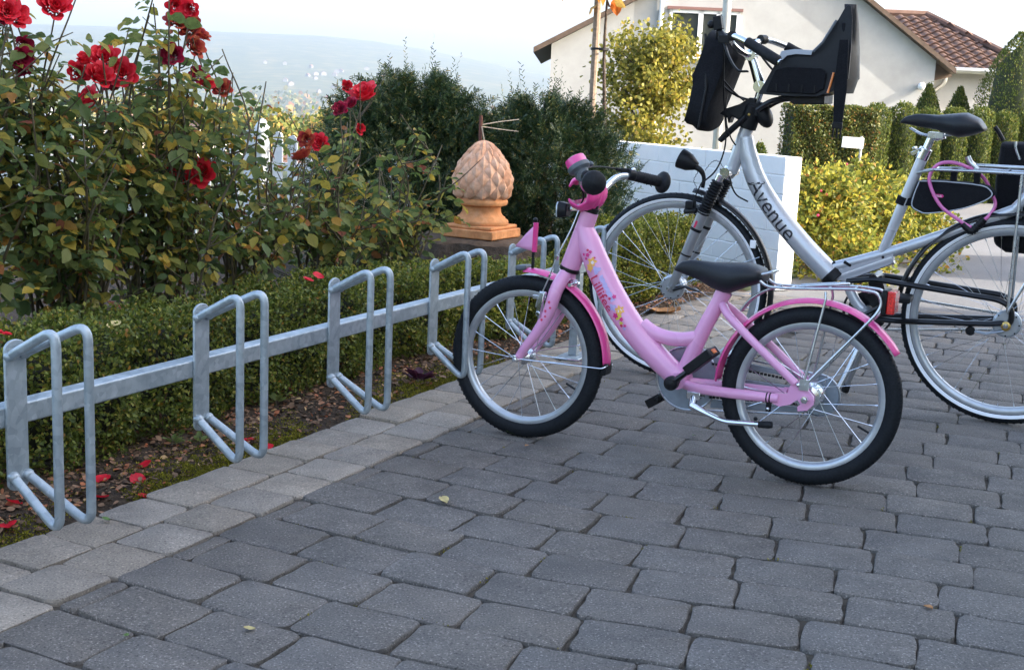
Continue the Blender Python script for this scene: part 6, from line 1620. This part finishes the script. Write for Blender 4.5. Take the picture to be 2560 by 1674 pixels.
# young yellow tree behind the wall
def tree(name, loc, label, cat, h, crown, n, mat, seed, trunk_r=.03, lf=(.03, .055), trunk_mat='bark', cz=(.25, 1.0), group=None, limbs=14):
    r_ = np.random.default_rng(seed); t = thing(name, label, cat, loc, (0, 0, 0), group); tk = MB(); tk.tube(catmull([(0, 0, -.1), (.02, .01, h * .3), (-.02, .02, h * .6), (.01, 0, h * .95)], 5), [trunk_r, trunk_r * .85, trunk_r * .55, trunk_r * .2], 8)
    cen = []
    for k in range(limbs):
        f = r_.uniform(cz[0], .95); a = r_.uniform(0, 6.283); q_ = crown * (.55 + .5 * math.sin(math.pi * min(1, (f - cz[0]) / (1 - cz[0]) * .85 + .15))) * r_.uniform(.6, 1.0); e = Vector((math.cos(a) * q_, math.sin(a) * q_, h * f + q_ * .45)); s0_ = Vector((0, 0, h * f * .85)); tk.tube(catmull([s0_, s0_.lerp(e, .5) + Vector((0, 0, .02 * h)), e], 4), [trunk_r * .4, trunk_r * .25, trunk_r * .08], 5, False)
        for s_ in (.35, .6, .8, 1.0, 1.1): cen.append(np.array(s0_.lerp(e, s_)))
    tag(tk.build('trunk', trunk_mat, t, smooth=180), kind='stuff')
    cen = np.array(cen); ci = r_.integers(0, len(cen), n); d = r_.normal(size=(n, 3)) * crown * .16; P = cen[ci] + d; L_ = r_.uniform(lf[0], lf[1], n)
    tag(leaves('crown', P, unit(r_.normal(size=(n, 3)) + np.array([0, 0, -.5])), unit(r_.normal(size=(n, 3)) + np.array([0, 0, .4])), L_, L_ * .7, mat, t, T_ROSE if n < 6000 else T_OVAL), kind='stuff'); return t
tree('young_tree', (1.26, 13.0, -.35), 'young yellow-green tree standing behind the white wall', 'tree', 2.06, .50, 9500, 'birch_leaf', 41, .035, (.035, .06), limbs=34)
tree('staked_tree', (.545, 8.62, -.1), 'slender staked tree with orange leaves at the top of the picture', 'tree', 2.6, .42, 900, 'orange_leaf', 42, .017, (.07, .12), cz=(.74, 1), limbs=9)
plain('stake_wood', (.26, .19, .135), .85, 0, 0, .25, .4, 60)
sk = thing('wooden_stake', 'tall weathered wooden stake standing above the right yew', 'stake', (.465, 8.60, 0)); a_ = MB(); a_.tube([(0, 0, -.1), (0, 0, 2.2)], .024, 10); a_.build('pole', 'stake_wood', sk)
a_ = MB(); a_.tube([(.03, 0, 1.36), (.03, 0, 1.375)], .062, 12, False); a_.build('tie', 'black_plastic', sk)
lp = thing('lamp_post', 'pale metal lamp post rising behind the white wall', 'lamp post', (2.20, 14.4, -.3)); a_ = MB(); a_.tube([(0, 0, 0), (0, 0, 1.0), (0, 0, 4.6)], [.055, .05, .045], 12); a_.build('pole', 'zinc', lp)
a_ = MB(); a_.tube(fillet([(0, 0, 4.55), (0, 0, 4.75), (.5, 0, 4.85)], .15), .03, 8); a_.ball((.62, 0, 4.84), (.22, .09, .06), 12, 8); a_.build('lamp_head', 'zinc', lp)
sg = thing('sign', 'small white sign plate on a thin post before the clipped hedge', 'sign', (3.36, 12.7, -.10), (0, 0, R(4))); a_ = MB(); a_.tube([(0, 0, 0), (0, 0, .90)], .014, 8); a_.build('post', 'zinc', sg)
a_ = MB(); a_.box((-.09, -.02, .835), (.215, .012, .105), Matrix.Rotation(R(2), 3, 'Y')); a_.build('plate', 'window_white', sg)
a_ = MB()
for k in range(6): a_.box((-.155 + k * .026, -.0275, .833 + (.004 if k % 2 else 0)), (.015, .002, .016))
plain('sign_grey', (.55, .57, .60), .6); tag(a_.build('faded_print', 'sign_grey', sg), kind='stuff')

# ================================================================== unseen buildings beside the camera, added to shade forecourt and lane
plain('shadeblock_wall', (.66, .63, .57), .85)
def block(name, label, pts, h, roof_h, mat='shadeblock_wall'):
    b_ = thing(name, label, 'building', (pts[0][0], pts[0][1], -.2)); o_ = Vector((pts[0][0], pts[0][1], 0)); loc = [(x - o_.x, y - o_.y) for x, y in pts]
    w_ = MB(); w_.prism(loc, 0, h + .2, 'xy'); w_.build('wall', mat, b_, smooth=0, fix=True)
    if roof_h:
        cx = sum(p[0] for p in loc) / 4; cy = sum(p[1] for p in loc) / 4; m0 = ((loc[0][0] + loc[1][0]) / 2, (loc[0][1] + loc[1][1]) / 2); m1 = ((loc[2][0] + loc[3][0]) / 2, (loc[2][1] + loc[3][1]) / 2)
        r_ = MB(); r_.v = [(*p, h + .2) for p in loc] + [(*m0, h + .2 + roof_h), (*m1, h + .2 + roof_h)]; r_.f = [(0, 1, 4), (2, 3, 5), (1, 2, 5, 4), (3, 0, 4, 5), (0, 3, 2, 1)]; r_.build('roof', 'roof_tile', b_, smooth=0, fix=True)
    return b_
SA = SUN_AZ; SP = Vector((-SA.y, SA.x))                     # along and across the sunlight, on the ground
edge = Vector((1.62, 7.20))                                 # where the shade ends at the foot of the white wall
q0 = edge + SA * 5.2; 
block('shade_house', 'unseen two-storey house right of the forecourt, added to shade it', [tuple(q0), tuple(q0 - SP * 15), tuple(q0 - SP * 15 + SA * 9), tuple(q0 + SA * 9)], 6.0, 2.2)
block('shadeblock', 'unseen low flat garage beside the lane at the right', [(5.7, 9.0), (5.9, 7.7), (9.6, 7.7), (9.6, 9.4)], 1.55, 0)

# ================================================================== village and woods in the valley
plain('far_white', (.20, .198, .195), .85); plain('far_cream', (.62, .54, .42), .85)
noisy('far_roof', [(.3, (.15, .08, .06)), (.7, (.23, .135, .10))], .8, 3, .9, 0)
def far_house(x, y, w, d, h, rh, rot, label, group, wm='far_white', dz=0.0, win=True):
    z = float(terrain(x, y)) + dz; t = thing('village_house', label, 'house', (x, y, z), (0, 0, rot), group)
    b_ = MB(); b_.prism([(-w / 2, -1), (w / 2, -1), (w / 2, h), (0, h + rh), (-w / 2, h)], -d / 2, d / 2); b_.build('wall', wm, t, smooth=0, fix=True)
    r_ = MB()
    for s_ in (1, -1): r_.prism([(s_ * (w / 2 + .4), h - .15), (0, h + rh + .1), (0, h + rh + .35), (s_ * (w / 2 + .4), h + .12)], -d / 2 - .4, d / 2 + .4)
    r_.build('roof', 'far_roof', t, smooth=0, fix=True)
    if win:
        for k in range(3):
            f_ = MB(); f_.box((-w * .3 + k * w * .3, -d / 2 - .03, h * .55), (w * .13, .06, h * .28)); f_.build('window', 'pane_glass', t, smooth=0)
for k, (x, y, w, d, h, rh, rot, dz, lb_) in enumerate([(-15.5, 112, 9, 8, 2.6, 2.3, 1.2, -2.4, 'nearest village house whose brown roof shows between the rose tops'), (-31, 100, 9, 8, 3.4, 2.5, .3, -2.6, 'village house with a brown roof behind the left rose bushes'), (-19.5, 150, 10, 8, 4.2, 2.8, 1.4, -3.2, 'pale village house seen over the picket fence'), (-42, 165, 11, 9, 4.5, 3, .6, -3, 'village house on the slope left of the yews'), (-34, 230, 12, 9, 5, 3, .2, -4, 'reddish roofed village house in the valley trees')]):
    far_house(x, y, w, d, h, rh, rot, lb_, 'village houses below the garden', 'far_cream' if k % 2 else 'far_white', dz)
r_ = random.Random(5); k = 0
for i in range(26):
    y = r_.uniform(2500, 3100); tt = r_.gauss(-.15, .05); far_house(tt * y, y, r_.uniform(7, 12), 8, r_.uniform(4, 6), 3, r_.uniform(-.5, .5), 'tiny white house in the hazy town at the foot of the far hill', 'houses of the far town', 'far_white', 0, False)
# trees on the near slope of the valley
def far_tree(x, y, h, r0, seed, label, group, n=420, mat='far_leaf', z=None):
    r2 = np.random.default_rng(seed); zz = float(terrain(x, y)) if z is None else z; t = thing('valley_tree', label, 'tree', (x, y, zz), (0, 0, 0), group)
    tk = MB(); tk.tube([(0, 0, -.3), (0, 0, h * .6)], [h * .03, h * .012], 6); tk.build('trunk', 'cane_brown', t)
    nc = 22; c = unit(r2.normal(size=(nc, 3))) * np.array([r0 * .7, r0 * .7, h * .33]) * r2.uniform(.5, 1, nc)[:, None] + np.array([0, 0, h * .62]); ci = r2.integers(0, nc, n); P = c[ci] + r2.normal(size=(n, 3)) * r0 * .24; L_ = r2.uniform(.10, .2, n) * r0
    tag(leaves('crown', P, rdir(n, r2), rdir(n, r2) + np.array([0, -.3, .5]), L_, L_ * .8, mat, t, T_OVAL), kind='stuff')
r_ = random.Random(8)
slots = []
for i in range(40):
    y = 44 * (1.075 ** i) * r_.uniform(.9, 1.1); tt = r_.uniform(-.24, -.06) if i % 3 else r_.uniform(-.36, .05); slots.append((tt * y, y))
words = ['yellowing', 'green', 'russet', 'pale', 'dark']
for i, (x, y) in enumerate(sorted(slots, key=lambda p: p[1])):
    h = min(13.0, -float(terrain(x, y)) + 1.0 - y * .012) * r_.uniform(.75, 1.05) if y < 400 else r_.uniform(9, 13)
    far_tree(x, y, h, h * .55, 200 + i, 'autumn tree on the valley slope beyond the garden', 'trees on the valley slope')
# far wood: a mass of crowns along the valley bottom
n = 26000; yy = rng.uniform(500, 2400, n); tt = rng.uniform(-.5, .45, n); xx = tt * yy; cl_ = np.sin(xx * .011) + np.sin(yy * .009 + xx * .004) + rng.normal(0, .5, n); kp = cl_ > .1; xx, yy = xx[kp], yy[kp]; m_ = len(xx); zz = terrain(xx, yy) + rng.uniform(2, 13, m_)
L_ = rng.uniform(5, 11, m_); tag(leaves('far_wood', np.stack([xx, yy, zz], -1), rdir(m_), rdir(m_) + np.array([0, -.6, .7]), L_, L_ * .8, 'far_leaf', None, T_OVAL), kind='stuff')

# ================================================================== haze in the valley air
hz = MB(); hz.box((0, 2000, 65), (9400, 6900, 390))
mt, nt, b = newmat('haze_air'); nt.nodes.remove(b); pv = nd(nt, 'ShaderNodeVolumePrincipled'); pv.inputs['Color'].default_value = (.50, .59, .77, 1); pv.inputs['Density'].default_value = .00022; pv.inputs['Anisotropy'].default_value = .4
nt.links.new(pv.outputs[0], nt.nodes['Material Output'].inputs['Volume'])
tag(hz.build('haze', 'haze_air', None, smooth=0), kind='stuff')
